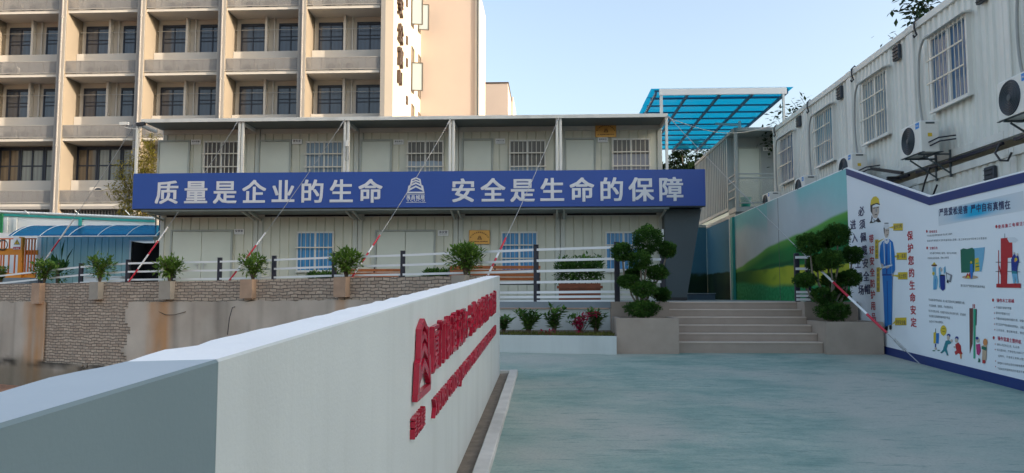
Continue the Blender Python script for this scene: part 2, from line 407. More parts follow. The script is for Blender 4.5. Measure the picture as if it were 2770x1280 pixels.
# plaster coat
rng = random.Random(5)
rust = [(u_at(a)+.0, w_) for a, w_ in ((100,.85),(118,.4),(440,.75),(930,.30),(445,.3))]
ub0, ub1 = u_at(130), u_at(352)
step = .10; gi = int(ULEN/step); zlo = -1.05
def jag(i, s): return .10*noise.noise(Vector((i*.9*step*3, s, 0)))+.05*noise.noise(Vector((i*2.9*step*3, s+5, 0)))
mb = MB(); idx = {}
NZ = 26
for i in range(gi+1):
    u = i*step; q, d, n = wpt(u); zt = wtop(u) - .56 + jag(i, 1)*.5
    zb = zlo if not (u_at(345) > u > u_at(135)) else zlo
    for k in range(NZ+1):
        z = zlo + (zt-zlo)*k/NZ; off = .030 + .008*noise.noise(Vector((u*2, z*2, 3)))
        mb.v.append(Vector((q.x+n.x*off, q.y+n.y*off, z)))
def inpatch(u, z):
    a = ub1 + .22*noise.noise(Vector((z*2.2, 1, 0))) + .16*noise.noise(Vector((z*7, 2, 0))); b = ub0 + .25*noise.noise(Vector((z*2.2, 7, 0)))
    zl = .02 + .12*noise.noise(Vector((u*1.5, 4, 0))) + .07*noise.noise(Vector((u*5, 9, 0)))
    return a < u < b and z > zl - .3
for i in range(gi):
    for k in range(NZ):
        u = (i+.5)*step; z = zlo + (wtop(u)-.56-zlo)*(k+.5)/NZ
        if inpatch(u, z): continue
        a = i*(NZ+1)+k; mb.f.append([a, a+NZ+1, a+NZ+2, a+1]); mb.m.append(0)
pm = vcol('stained cement plaster', .9, .14, .5, 1.6)
o = mb.build('plaster_coat', pm, rw, label='patchy grey cement plaster with rust streaks')
so_ = o.modifiers.new('thick', 'SOLIDIFY'); so_.thickness = .035; so_.offset = -1
def plc(q):
    u = min(range(0, gi+1), key=lambda i: (mb.v[i*(NZ+1)].xy-q.xy).length_squared)*step; z = q.z
    c = lerp((.40,.35,.29), (.57,.51,.43), .5+.9*noise.noise(Vector((u*.8, z*.35, 1))))
    c = lerp(c, (.17,.16,.135), .95*max(0, noise.noise(Vector((u*3.4, z*.30, 8)))))
    c = lerp(c, (.60,.56,.48), .7*max(0, noise.noise(Vector((u*1.7, z*1.1, 15)))))
    for ru, rw_ in rust:
        c = lerp(c, (.50,.27,.12), .75*sstep(rw_*.75, rw_*.3, abs(u-ru+.1*noise.noise(Vector((z, ru, 0)))))*(.75+.6*noise.noise(Vector((u*5, z, 3)))))
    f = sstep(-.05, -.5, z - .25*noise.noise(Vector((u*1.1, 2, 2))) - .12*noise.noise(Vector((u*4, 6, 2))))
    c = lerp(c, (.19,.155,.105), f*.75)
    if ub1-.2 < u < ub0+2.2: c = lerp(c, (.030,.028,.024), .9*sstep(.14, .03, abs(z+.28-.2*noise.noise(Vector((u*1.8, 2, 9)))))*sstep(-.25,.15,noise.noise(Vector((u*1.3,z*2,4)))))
    return c
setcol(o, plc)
# dirt-splashed brick under the patch comes from the plaster edge; a bent rebar and a cable left in the wall
mb = MB(); a = on(630, 845, Y=19.6); u = u_at(640); q, d, n = wpt(u)
mb.tube([(q.x, q.y-.06, on(640,830,Y=q.y).z), (q.x-.03,q.y-.16,on(640,832,Y=q.y).z), (q.x-.1,q.y-.17,on(632,860,Y=q.y).z), (q.x-.16,q.y-.12,on(626,905,Y=q.y).z)], .012)
mb.build('loose_cable', M['black'], rw)
mb = MB(); q, d, n = wpt(u_at(432)); q2, d2, n2 = wpt(u_at(510)); z = on(432, 842, Y=q.y).z
mb.tube([(q.x,q.y-.05,z),(q.x*.7+q2.x*.3,q.y-.16,z-.1),(q.x*.3+q2.x*.7,q2.y-.16,z-.09),(q2.x,q2.y-.05,z)], .011)
mb.build('rebar', M['bark'], rw)
CORB = []
for k, (px, wpx) in enumerate(((112,27),(269,30),(458,34),(677,37),(931,42),(1252,60))):
    u = u_at(px); q, d, n = wpt(u); zt = wtop(u) + .01; h = .50 if px > 130 else .62
    hw = .19; mb = MB(); c = q + n*.09
    A = [c - d*hw - n*.20, c + d*hw - n*.20, c + d*hw + n*.09, c - d*hw + n*.09]
    mb.prism([(p.x,p.y,zt-h) for p in A], (0,0,h)); mb.build('corbel', M['corbelp'] if px in (112, 677, 931) else M['concrete'], rw)
    CORB.append((c - n*.02, zt))
# white retaining wall and slab right of the sign wall
tw = thing('terrace_wall', 'white low retaining wall under a grey slab behind the flower planter', 'wall', (0, 16, G(15)))
mb = MB(); mb.quad((-1.7,16.22,.2),(1.27,16.06,.2),(1.27,16.06,T-.13),(-1.7,16.22,T-.13)); mb.build('render_face', M['wallwhite'], tw)
mb = MB(); mb.prism([(-1.7,16.15,T-.125),(1.27,15.98,T-.125),(1.27,16.3,T-.125),(-1.7,16.45,T-.125)], (0,0,.13)); mb.build('slab', M['slab'], tw)
# flower planter
pl = thing('flower_planter', 'low white planter with dry grass, shrubs and red flowers beside the sign wall', 'planter', (0, 14.9, G(14.9)))
zk = EYE-.745
mb = MB(); mb.prism([(-1.7,15.12,.3),(1.27,14.66,.3),(1.27,14.84,.3),(-1.7,15.30,.3)], (0,0,zk-.3)); mb.build('kerb', M['wallwhite'], pl)
mb = MB(); mb.add([(-1.7,15.28,zk-.03),(1.27,14.82,zk-.03),(1.27,16.1,zk+.06),(-1.7,16.25,zk+.06)], [(0,1,2,3)]); mb.build('soil', M['soil'], pl)
# sign wall
XW = -.75
def wz(y): return EYE - .142 + .0455*(y-1.74)
sw = thing('sign_wall', 'long white rendered wall with red company lettering, near end painted slate grey', 'wall', (-.85, 5, G(5)))
def wallsec(y0, y1, name, mats, seed):
    mb = MB(); n = max(4, int((y1-y0)/.09)); r = random.Random(seed); vs = []; fs = []; ms = []
    for i in range(n+1):
        y = y0+(y1-y0)*i/n; z = wz(y); j = .012*noise.noise(Vector((y*6, seed, 0)))+.012*noise.noise(Vector((y*1.7, seed, 3)))
        jz = .007*noise.noise(Vector((y*5, seed, 7)))
        vs += [(XW,y,-1.1),(XW,y,z-.006),(XW-.006,y,z),(XW-.215+j,y,z+jz-.004),(XW-.225+j,y,z-.03+jz),(XW-.2,y,-1.1)]
    for i in range(n):
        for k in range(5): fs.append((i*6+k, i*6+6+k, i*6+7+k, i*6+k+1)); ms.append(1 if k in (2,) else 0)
    fs += [(0,1,2,3,4,5), tuple(n*6+q for q in (5,4,3,2,1,0))]; ms += [0, 0]
    mb.add(vs, fs); mb.m = ms; return mb.build(name, mats, sw)
wallsec(1.74, 11.9, 'white_section', [M['wallwhite'], M['walltop']], 1)
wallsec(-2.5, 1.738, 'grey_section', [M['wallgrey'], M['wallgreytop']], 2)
RT, UP = Vector((0,1,.0455)), Vector((0,0,1))
def wp(px, py): return on(px, py, X=XW+.002)
def emblem(mb, o, right, up, h, ext):
    o, right, up = Vector(o), Vector(right).normalized(), Vector(up).normalized(); nrm = right.cross(up); s = h/570.0
    P = lambda x, y: o + right*((x-278)*s) + up*((700-y)*s)
    def chev(x0, y0, xm, ym, x1, y1, th):
        return [[(x0,y0),(xm,ym),(xm,ym+th),(x0,y0+th)], [(xm,ym),(x1,y1),(x1,y1+th),(xm,ym+th)]]
    Q = chev(425,200,592,130,757,200,52)+chev(415,290,592,225,768,290,48)+chev(400,400,592,310,785,400,60)+chev(330,560,592,425,858,560,66)
    Q += [[(278,650),(898,650),(898,700),(278,700)], [(425,200),(470,215),(440,410),(385,410)], [(757,200),(712,215),(745,410),(795,410)],
          [(385,410),(410,470),(345,640),(288,650),(330,435)], [(795,405),(775,470),(838,640),(890,650),(850,435)]]
    for k, q in enumerate(Q): mb.prism([P(x,y)+nrm*(k*.0004) for x, y in reversed(q)], nrm*(ext + k*.0003))
a, b = wp(1117, 1092), wp(1117, 890)
h = .40; dl = .405
mb = MB(); e0 = wp(1113, 1088)
emblem(mb, e0, (0,1,.02), UP, wp(1113,905).z-e0.z+.075, .028); mb.build('emblem', M['red'], sw)
mb = MB(); c0 = wp(1108, 1190); sz = (wp(1108,1128).z - c0.z)
mb.text('禹昌城建', c0+Vector((0,0,sz*.08)), RT, UP, sz*1.02, pitch=sz*.78, bold=.010, ext=.026, sx=.76); mb.build('lettering', M['red'], sw)
mb = MB(); c0 = wp(1158, 1016); sz = wp(1158, 868).z - c0.z; y1 = wp(1338, 800).y; s_ = '厦门轨道交通6号线工程建设施工项目部'
pt = (y1-c0.y)/len(s_)
mb.text(s_, c0+Vector((0,0,sz*.10)), RT, UP, sz*.98, pitch=pt, bold=.007, ext=.028, sx=pt/sz*.87); mb.build('lettering', M['red'], sw)
mb = MB(); c0 = wp(1166, 1132); sz = wp(1166, 1075).z - c0.z
mb.text('XIAMEN GUIDAO JIAOTONG 6 HAOXIAN GONGCHENG XIANGMUBU', c0, RT, UP, sz*1.30, bold=.004, ext=.024, fit=y1-c0.y); mb.build('lettering', M['red'], sw)
# dirt gutter and kerb beside the wall
mb = MB()
for i in range(40):
    a, b = -6+18.1*i/40, -6+18.1*(i+1)/40; ja = .012*noise.noise(Vector((a*3,0,0))); jb = .012*noise.noise(Vector((b*3,0,0)))
    mb.quad((-.752,a,G(a)+.012),(-.60+ja,a,G(a)+.016),(-.60+jb,b,G(b)+.016),(-.752,b,G(b)+.012))
mb.build('dirt_strip', M['soil'], label='dry dirt strip along the foot of the sign wall', cat='ground', kind='structure')
mb = MB(); n = 60
for i in range(n+1):
    y = -6+18.15*i/n; j = .008*noise.noise(Vector((y*4,5,0))); z = G(y)
    mb.v += [Vector(q) for q in ((-.615+j,y,z-.02),(-.608+j,y,z+.05),(-.60+j,y,z+.058),(-.49+j*.6,y,z+.058),(-.482+j*.6,y,z+.05),(-.478+j,y,z-.02))]
for i in range(n):
    for k in range(5): mb.f.append([i*6+k, i*6+6+k, i*6+7+k, i*6+k+1]); mb.m.append(0)
mb.f += [[n*6+q for q in (5,4,3,2,1,0)]]; mb.m.append(0)
mb.box(-.75,-.60,12.02,12.15,G(12)-.02,G(12.1)+.055)
mb.build('kerb', M['kerb'], label='worn white concrete kerb beside the sign wall', cat='kerb', kind='structure')
# stairs
st = thing('staircase', 'wide tiled staircase between two square tree boxes up to the terrace', 'stairs', (3.82, 15, G(15)))
X0, X1 = 2.465, 5.185; r_, run = .15, .30; ys = 16.5
for i in range(6):
    zt = T - r_*i; yf = ys - run*i; zb = T - r_*(i+1) if i < 5 else G(15)-.05
    mb = MB(); mb.box(X0, X1, yf, yf+run+.01 if i else yf+.45, zb, zt-.022); mb.build('step', M['stone'], st)
    mb = MB(); mb.cbox(X0, X1, yf-.012, yf+run-.014 if i else yf+.44, zt-.021, zt+ (0.004 if i==0 else 0), .006); mb.build('nosing', M['stonelt'], st)
def treebox(name, x0, x1, zt, lab):
    t = thing(name, lab, 'planter', ((x0+x1)/2, 15, G(15))); y0, y1 = 14.82, 15.98
    th = .09; mb = MB(); mb.box(x0,x1,y0,y0+th,.3,zt); mb.box(x0,x1,y1-th,y1,.3,zt); mb.box(x0,x0+th,y0+th,y1-th,.3,zt); mb.box(x1-th,x1,y0+th,y1-th,.3,zt); mb.build('box', M['stone'], t)
    mb = MB(); mb.quad((x0+th,y0+th,zt-.06),(x1-th,y0+th,zt-.06),(x1-th,y1-th,zt-.06),(x0+th,y1-th,zt-.06)); mb.build('soil', M['soil'], t); return t
ZB = EYE-.405; ZBR = EYE-.47
treebox('tree_box', 1.285, 2.46, ZB, 'grey brown stone tree box left of the staircase')
treebox('tree_box', 5.19, 6.24, ZBR, 'grey brown stone tree box right of the staircase, against the hoarding')
mb = MB(); mb.box(1.275, 2.462, 16.0, 16.5, .3, T+.006); mb.build('cheek_wall', M['stone'], st)
mb = MB(); mb.box(5.187, 6.25, 16.0, 16.5, .3, T+.006); mb.build('cheek_wall', M['stone'], st)

# unseen hill added off to the right, shaped so its shadow lies over the yard while the tall building stays in the sun
mb = MB(); nx, ny = 44, 60
for i in range(nx+1):
    for j in range(ny+1):
        x = 13.5 + 120*(i/nx)**1.6; y = -120 + 155*(1-(1-j/ny)**1.8)
        yl = 30 - (x-14)*.32                       # the northern foot follows the direction of the sun
        h = (9.0*sstep(13.6, 15.6, x) + 2*sstep(16,22,x) + 17*sstep(24, 66, x))*sstep(yl+2.5, yl-2.5, y) + 6*sstep(66,120,x)*sstep(yl+5, yl-8, y)
        h += (1.5*noise.noise(Vector((x*.15, y*.15, 0))) + .6*noise.noise(Vector((x*.6, y*.6, 4))))*sstep(16, 26, x)*sstep(yl+2,yl-3,y)
        mb.v.append(Vector((x, y, max(-.9, h-.9))))
for i in range(nx):
    for j in range(ny):
        a = i*(ny+1)+j; mb.f.append([a, a+ny+1, a+ny+2, a+1]); mb.m.append(0)
m_, t_, p_ = newmat('added hill scrub'); t_.links.new(mix(t_, ramp(t_, nz(t_, 1.5, 8), .3, .7), (.02,.045,.015), (.08,.11,.04)), p_.inputs['Base Color']); p_.inputs['Roughness'].default_value = .95; bump(t_, p_, nz(t_, 2.5, 8), 1, .4)
mb.build('hill', m_, label='scrub covered hillside off to the right, beyond the containers', cat='hill', kind='structure')
# ------------------------------------------------------------------ the two-storey container office
YF, YW = 22.6, 21.5                                # front wall, outer edge of the walkway
XR = 3.35; XL = XR - 15.0
Z1, Z2, Z3 = 4.20, 4.27, 6.74                      # top of lower units, floor of upper units, top of upper units
def corr(mb, x0, x1, z0, z1, y, period=.27, d=.024, face=1):
    """shallow ribbed sheet in a plane Y = y"""
    n = max(1, round((x1-x0)/period)); xs = []
    for i in range(n):
        a = x0+(x1-x0)*i/n; p = (x1-x0)/n
        xs += [(a,0),(a+p*.86,0),(a+p*.90,d),(a+p*.96,d)]
    xs.append((x1,0)); vs = []
    for x, e in xs: vs += [(x,y+e*face,z0),(x,y+e*face,z1)]
    mb.add(vs, [(2*i,2*i+2,2*i+3,2*i+1) for i in range(len(xs)-1)])
GL = {'brown': glassy('glass over brown curtain', (.105,.082,.068), fold=.55, scale=30),  # upper panes: reflected sky and building painted into the colour
      'sky': glassy('glass over pale blue curtain', (.235,.33,.42), fold=.25, scale=22),
      'mixed': glassy('glass, blue blind above brown', (.12,.105,.085), fold=.30, scale=30, alt=((.27,.345,.42), 5.75)),
      'mixed2': glassy('glass, blue blind, low brown', (.12,.105,.085), fold=.30, scale=30, alt=((.26,.345,.43), 5.55)),
      'grey': glassy('glass, grey blind above brown', (.13,.115,.095), fold=.30, scale=30, alt=((.27,.27,.30), 5.92)),
      'blue': glassy('glass over bright blue curtain', (.045,.30,.62), fold=.35, scale=20)}
def window(parent, x0, x1, z0, z1, y, glass, bars=True, nb=8, crosses=None, br=.0085):
    f = .045; mb = MB()
    mb.box(x0,x1,y-.055,y+.01,z0,z0+f); mb.box(x0,x1,y-.055,y+.01,z1-f,z1); mb.box(x0,x0+f,y-.055,y+.01,z0+f,z1-f); mb.box(x1-f,x1,y-.055,y+.01,z0+f,z1-f)
    xm = (x0+x1)/2; mb.box(xm-.028,xm+.028,y-.045,y+.005,z0+f,z1-f)
    mb.box(x0-.02,x1+.02,y-.075,y-.056,z0-.02,z0+.012)
    w_ = mb.build('window', M['wframe'], parent)
    mb = MB(); mb.quad((x0+f,y-.02,z0+f),(xm-.029,y-.02,z0+f),(xm-.029,y-.02,z1-f),(x0+f,y-.02,z1-f)); mb.quad((xm+.029,y-.026,z0+f),(x1-f,y-.026,z0+f),(x1-f,y-.026,z1-f),(xm+.029,y-.026,z1-f)); mb.build('pane', glass, w_)
    if bars:
        mb = MB(); yb = y-.09
        for i in range(nb+1):
            x = x0+.02+(x1-x0-.04)*i/nb; mb.box(x-br,x+br,yb-.009,yb+.009,z0+.01,z1-.02)
        for q in (crosses or (.33,.66)):
            z = z0+(z1-z0)*q; mb.box(x0-.02,x1+.02,yb-.026,yb-.010,z-.017,z+.017)
        mb.build('security_bars', M['bars'], w_)
    return w_
def door(parent, x0, x1, z0, z1, y, leaves=1, handle=True):
    mb = MB(); f = .05
    mb.box(x0-f,x0,y-.05,y+.01,z0,z1+f); mb.box(x1,x1+f,y-.05,y+.01,z0,z1+f); mb.box(x0,x1,y-.05,y+.01,z1,z1+f)
    d = mb.build('door_frame', M['doorframe'], parent)
    for i in range(leaves):
        a, b = x0+(x1-x0)*i/leaves, x0+(x1-x0)*(i+1)/leaves
        mb = MB(); mb.cbox(a+.006,b-.006,y-.032,y+.008,z0,z1-.006,.008); dd = mb.build('door', M['door'], parent)
        if handle:
            hx = b-.09 if i == 0 else a+.09
            mb = MB(); mb.box(hx-.018,hx+.018,y-.045,y-.033,z0+.90,z0+1.10); mb.box(hx-.015 if i else hx-.10,hx+.10 if i else hx+.015,y-.085,y-.07,z0+1.02,z0+1.045); mb.box(hx-.012,hx+.012,y-.07,y-.045,z0+1.02,z0+1.045); mb.build('handle', M['steel'], dd)
def unit(i, upper, feats, lab):
    x0, x1 = XL+3*i, XL+3*(i+1); z0, z1 = (Z2, Z3) if upper else (T, Z1); g = .004
    t = thing('container_unit', lab, 'container office', ((x0+x1)/2, YF, z0), 'stacked container office units')
    mb = MB(); corr(mb, x0+.14, x1-.14, z0+.12, z1-.14, YF+.012)
    mb.quad((x0+g,YF+.1,z0),(x0+g,YF+.1,z1),(x0+g,YF+6,z1),(x0+g,YF+6,z0)); mb.quad((x1-g,YF+.1,z0),(x1-g,YF+6,z0),(x1-g,YF+6,z1),(x1-g,YF+.1,z1))
    mb.quad((x0+g,YF+.1,z1-.02),(x1-g,YF+.1,z1-.02),(x1-g,YF+6,z1-.02),(x0+g,YF+6,z1-.02)); mb.quad((x0+g,YF+6,z0),(x0+g,YF+6,z1),(x1-g,YF+6,z1),(x1-g,YF+6,z0))
    mb.build('wall', M['panel'], t)
    mb = MB()
    for a, b in ((x0+.006,x0+.145),(x1-.145,x1-.006)): mb.cbox(a,b,YF-.028,YF+.15,z0,z1-.15,.015)
    mb.cbox(x0+.006,x1-.006,YF-.030,YF+.16,z1-.148,z1,.012); mb.box(x0+.146,x1-.146,YF-.024,YF+.15,z0,z0+.125)
    mb.build('frame', M['panelframe'], t)
    for ft in feats:
        if ft[0] == 'door':
            p0, p1 = on(ft[1], ft[3], Y=YF), on(ft[2], ft[3], Y=YF); door(t, p0.x, p1.x, z0+.03, p0.z-.03, YF-.002, ft[4])
        if ft[0] == 'win':
            p0, p1 = on(ft[1], ft[3], Y=YF-.03), on(ft[2], ft[4], Y=YF-.03); window(t, p0.x, p1.x, p1.z, p0.z, YF, GL[ft[5]], True, 8, ft[6] if len(ft) > 6 else None, .0085 if upper else .0055)
        if ft[0] == 'plate':
            p0, p1 = on(ft[1], ft[3], Y=YF-.02), on(ft[2], ft[4], Y=YF-.02)
            mb = MB(); mb.cbox(p0.x,p1.x,YF-.03,YF+.01,p1.z,p0.z,.004); pp = mb.build('door_plate', M['white'], t)
            wd, hh = p1.x-p0.x, p0.z-p1.z; nn = len(ft[5]); ps = wd*.80/nn
            mb = MB(); mb.text(ft[5], (p0.x+wd*.10, YF-.0315, p1.z+hh*.45), (1,0,0), (0,0,1), min(ps*1.0, hh*.5), pitch=ps, bold=.025)
            mb.box(p0.x+wd*.15,p1.x-wd*.15,YF-.0312,YF-.0305,p1.z+hh*.2,p1.z+hh*.235); mb.build('lettering', M['greytext'], pp)
    return t
names_u = ['upper office container with brown curtained window, at the left end of the row', 'upper office container with pale blue curtain, second from the left', 'upper office container in the middle of the row, above the banner emblem', 'upper office container second from the right, blue and brown window', 'upper office container at the right end, under the brass plaque']
names_l = ['ground floor office container with double door at the left end of the row', 'ground floor office container with blue window, left of the middle double door', 'ground floor office container with double door in the middle of the row', 'ground floor office container with brass plaque beside its blue window', 'ground floor office container at the right end, behind the topiary tree']
pw = [(434,512,382),(705,785,381),(980,1057,380),(1254,1330,378),(1530,1607,376)]
ww = [(552,645,382,'brown'),(827,927,383,'sky'),(1101,1200,381,'mixed'),(1377,1477,379,'mixed2'),(1655,1760,375,'grey')]
pp_ = [(517,543,378,391,'技术质量'),(790,817,377,390,'资料室'),(1065,1092,378,391,'建设单位'),(1340,1366,375,389,'专职员工室'),(1617,1644,372,385,'监理单位')]
for i in range(5):
    a, b, c = pw[i]; d, e, f, g = ww[i]; h = pp_[i]
    unit(i, True, [('door',a,b,c,1), ('win',d,e,f,492,g,(.36,.68)), ('plate',)+h], names_u[i])
unit(0, False, [('door',468,627,624,2), ('plate',634,660,620,634,'保管部')], names_l[0])
unit(1, False, [('win',803,902,627,735,'blue',(.60,))], names_l[1])
unit(2, False, [('door',1020,1175,624,2), ('plate',1185,1213,623,638,'会议室')], names_l[2])
unit(3, False, [('win',1355,1455,627,735,'blue',(.33,.66))], names_l[3])
unit(4, False, [('win',1637,1737,627,735,'blue',(.33,.66))], names_l[4])
def plaque(x0, y0, x1, y1, lab, big):
    p0, p1 = on(x0, y0, Y=YF-.03), on(x1, y1, Y=YF-.03); t = thing('brass_plaque', lab, 'plaque', ((p0.x+p1.x)/2, YF-.05, p1.z))
    mb = MB(); mb.cbox(p0.x,p1.x,YF-.055,YF-.032,p1.z,p0.z,.012); mb.build('plate', M['gold'], t)
    wd, hh = p1.x-p0.x, p0.z-p1.z; mb = MB(); yy = YF-.0572; cx, cz = (p0.x+p1.x)/2, p1.z
    s_ = '厦门禹昌城建集团有限公司'
    for k, ch in enumerate(s_):
        a = rad(150 - 120*k/(len(s_)-1)); R_ = wd*.46; c = Vector((cx+R_*math.cos(a), yy, cz+hh*.12+R_*math.sin(a)*.98))
        r = Vector((math.sin(a),0,-math.cos(a))); u = Vector((math.cos(a),0,math.sin(a))); sz = wd*.070
        mb.text(ch, c - r*sz*.5, r, u, sz, bold=.03)
    emblem(mb, (cx-wd*.095, yy, cz+hh*.30), (1,0,0), (0,0,1), wd*.19, .001)
    mb.text('厦门轨道交通工程建设项目部', (cx-wd*.40, yy, cz+hh*.13), (1,0,0), (0,0,1), wd*.065, pitch=wd*.80/13, bold=.03)
    mb.build('lettering', M['browntext'], t)
plaque(1269, 623, 1325, 660, 'brass plaque on the ground floor wall left of a blue window', True)
plaque(1610, 331, 1667, 371, 'brass plaque half in shade under the upper roof', True)
# roof, walkway and posts
rf = thing('roof_canopy', 'flat grey roof sheet along the top of the container offices', 'roof', (-4, YF, Z3))
mb = MB(); mb.cbox(XL-.06, XR-.02, YW-.02, YF+6.1, Z3+.005, Z3+.055, .01); mb.build('sheet', M['panelframe'], rf)
mb = MB(); mb.box(XL-.04, XR-.04, YW-.01, YF-.032, Z3-.012, Z3+.003); mb.build('soffit', M['soffit'], rf)  # added dark sheet standing for the shade under the overhang
mb = MB(); mb.cbox(XL-.08, XR, YW-.055, YW-.022, Z3-.03, Z3+.07, .008); mb.build('fascia', M['contframe'], rf)
xs = [on(p, 450, Y=YW+.05).x for p in (369,651,937,1222,1512,1804)]
for k, x in enumerate(xs):
    mb = MB()
    for dx in ((-.05,.05) if 0 < k < 5 else (0,)): mb.cbox(x+dx-.036,x+dx+.036,YW+.0,YW+.075,4.2,Z3-.002,.008)
    mb.build('post', M['contframe'], rf)
    mb = MB(); mb.box(x-.04,x+.04,YW+.1,YF-.035,Z3-.10,Z3-.005); mb.build('bracket', M['contframe'], rf)
wk = thing('walkway', 'grey steel walkway carried on brackets behind the blue banner', 'walkway', (-4, YW+.5, 4.1))
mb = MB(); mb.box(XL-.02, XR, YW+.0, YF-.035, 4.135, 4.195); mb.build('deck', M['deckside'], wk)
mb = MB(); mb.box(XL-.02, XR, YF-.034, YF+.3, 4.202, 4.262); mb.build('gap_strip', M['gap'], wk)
for k in range(6):
    x = XL+3*k; x = min(max(x, XL+.08), XR-.08); mb = MB()
    for dx in (-.10,.10) if 0<k<5 else (0,): mb.bar((x+dx,YF-.03,3.98),(x+dx,YW+.12,4.125),.05,.05); mb.box(x+dx-.06,x+dx+.06,YF-.034,YF-.028,3.93,4.10)
    mb.build('bracket', M['panelframe'], wk)
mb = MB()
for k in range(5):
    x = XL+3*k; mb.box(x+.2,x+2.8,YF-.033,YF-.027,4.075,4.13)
mb.build('painted_gap_shade', M['gap'], wk)  # thin black strips laid on the beam as the shade of the gap
# banner
YB = YW-.06
p0, p1 = on(361, 465, Y=YB), on(1909, 561, Y=YB); xa, xb, za, zb = p0.x, p1.x, 0, 0
zb, za = on(1100, 464, Y=YB).z, on(1100, 561, Y=YB).z
bn = thing('slogan_banner', 'long royal blue banner with silver slogan and emblem across the office front', 'banner', (-3.5, YB, za))
mb = MB(); mb.cbox(xa, xb, YB, YB+.045, za, zb, .006); mb.quad((xb,YB+.045,za+.01),(xb,YB+1.0,za+.01),(xb,YB+1.0,zb-.01),(xb,YB+.045,zb-.01)); mb.build('panel', M['blue'], bn)
mb = MB(); mb.box(xa,xb,YB+.05,YB+.09,za-.03,za+.03); mb.box(xa,xb,YB+.05,YB+.09,zb-.06,zb-.02)
for k in range(12): x = xa+.1+(xb-xa-.2)*k/11; mb.box(x-.02,x+.02,YB+.05,YB+.088,za+.03,zb-.06)
mb.quad((xb-1.3,YB+.09,za+.0),(xb,YB+.09,za),(xb,YB+1.0,za),(xb-1.3,YB+1.0,za)); mb.build('frame', M['slate'], bn)
ppm = (on(1500,500,Y=YB).x-on(500,500,Y=YB).x)/1000
def slog(s_, pxs, sz):
    mb = MB()
    for ch, px in zip(s_, pxs):
        c = on(px, 546, Y=YB); mb.text(ch, (c.x, YB-.006, on(1100,542,Y=YB).z + .0), (1,0,0), (0,0,1), sz*ppm, bold=.028, ext=.004)
    mb.build('lettering', M['silver'], bn)
slog('质量是企业的生命', [418+78.6*k for k in range(8)], 67)
slog('安全是生命的保障', [1219+80.2*k for k in range(8)], 67)
mb = MB(); c = on(1101, 523, Y=YB); emblem(mb, (c.x,YB-.004,c.z), (1,0,0), (0,0,1), 43*ppm, .004); mb.build('emblem', M['silver'], bn)
mb = MB(); c = on(1099, 538, Y=YB); mb.text('禹昌城建', (c.x,YB-.005,c.z), (1,0,0), (0,0,1), 11.5*ppm, pitch=12.7*ppm, bold=.03)
c = on(1100, 545.5, Y=YB); mb.text('YCUCG', (c.x,YB-.005,c.z), (1,0,0), (0,0,1), 9*ppm, bold=.01, fit=50*ppm)
c = on(1099, 526.5, Y=YB); mb.box(c.x,c.x+50*ppm,YB-.005,YB-.003,c.z,c.z+1.4*ppm); c = on(1099, 547.5, Y=YB); mb.box(c.x,c.x+53*ppm,YB-.005,YB-.003,c.z-1.0*ppm,c.z); mb.build('lettering', M['silver'], bn)
# slanted slate portal under the right end of the banner
a, b, c, d = on(1797,563,Y=22.0), on(1897,563,Y=22.0), on(1857,814,Y=22.0), on(1797,814,Y=22.0)
pt = thing('portal_fin', 'dark slate slanted panel below the right end of the blue banner', 'panel', (d.x+.3, 22, T))
mb = MB(); mb.prism([(d.x+.01,22,T),(c.x,22,T),(b.x,22,za-.035),(a.x+.01,22,za-.035)], (0,.5,0)); mb.build('panel', M['slate'], pt)
mb = MB(); mb.box(d.x+.02,c.x+.02,21.96,21.998,T+.01,T+.09); mb.build('skirting', M['black'], pt)
mb = MB(); mb.box(d.x-.045,d.x+.005,21.95,22.05,T,za-.6); mb.build('trim', M['white'], pt)
# electric box and cable on the second post
t = thing('power_box', 'small cream cable box with hanging cable loop on the second roof post', 'cable box', (on(938,385,Y=YW).x, YW-.02, 5.6))
mb = MB(); c0, c1 = on(934,380,Y=YW-.03), on(943,396,Y=YW-.03); mb.cbox(c0.x,c1.x,YW-.05,YW-.008,c1.z,c0.z); mb.build('box', M['acwhite'], t)
mb = MB(); q = [on(*z_,Y=YW-.03) for z_ in ((937,396),(933,425),(936,435),(942,432),(942,396))]; mb.tube(q, .009); mb.build('cable', M['hose'], t)

# ------------------------------------------------------------------ guy wires with red and white sleeves
def guy(a, b, segs, lab, r=.0085, rp=.024):
    """wire from a down to b; segs = sleeve boundaries as fractions from the lower end"""
    a, b = Vector(a), Vector(b); t = thing('guy_wire', lab, 'guy wire', b, 'guy wires with striped sleeves'); mb = MB(); n = 14; pts = []
    for i in range(n+1): f = i/n; pts.append(a.lerp(b, f) - Vector((0,0,.10*math.sin(math.pi*f))))
    mb.tube(pts, r, 5); mb.tube([a.lerp(b,.01), a.lerp(b,.05)], .02, 5); mb.build('wire', M['wire'], t)
    bt = pts[-1]
    def at(f):
        g = (1-f)*n; i = min(n-1, int(g)); return pts[i].lerp(pts[i+1], g-i)
    for k in range(len(segs)-1):
        mb = MB(); mb.tube([at(segs[k]), at((segs[k]+segs[k+1])/2), at(segs[k+1])], rp, 8); mb.build('sleeve', M['polered'] if k % 2 == 0 else M['polewhite'], t)
    return t
def fenceY(px):
    for (a, ya, _a), (b, yb, _b) in zip(FP, FP[1:]):
        if b <= px <= a: return ya+(yb-ya)*(a-px)/(a-b)
    return FP[-1][1]+.3
def base(px, py, extra):
    """a point on the terrace behind the parapet on the same line of sight"""
    y = fenceY(px)+extra; return on(px, py, Y=y)
zt_ = Z3+.06
def f3(s, da, db): return s*db/(da-s*(da-db))       # image fraction to fraction along the wire
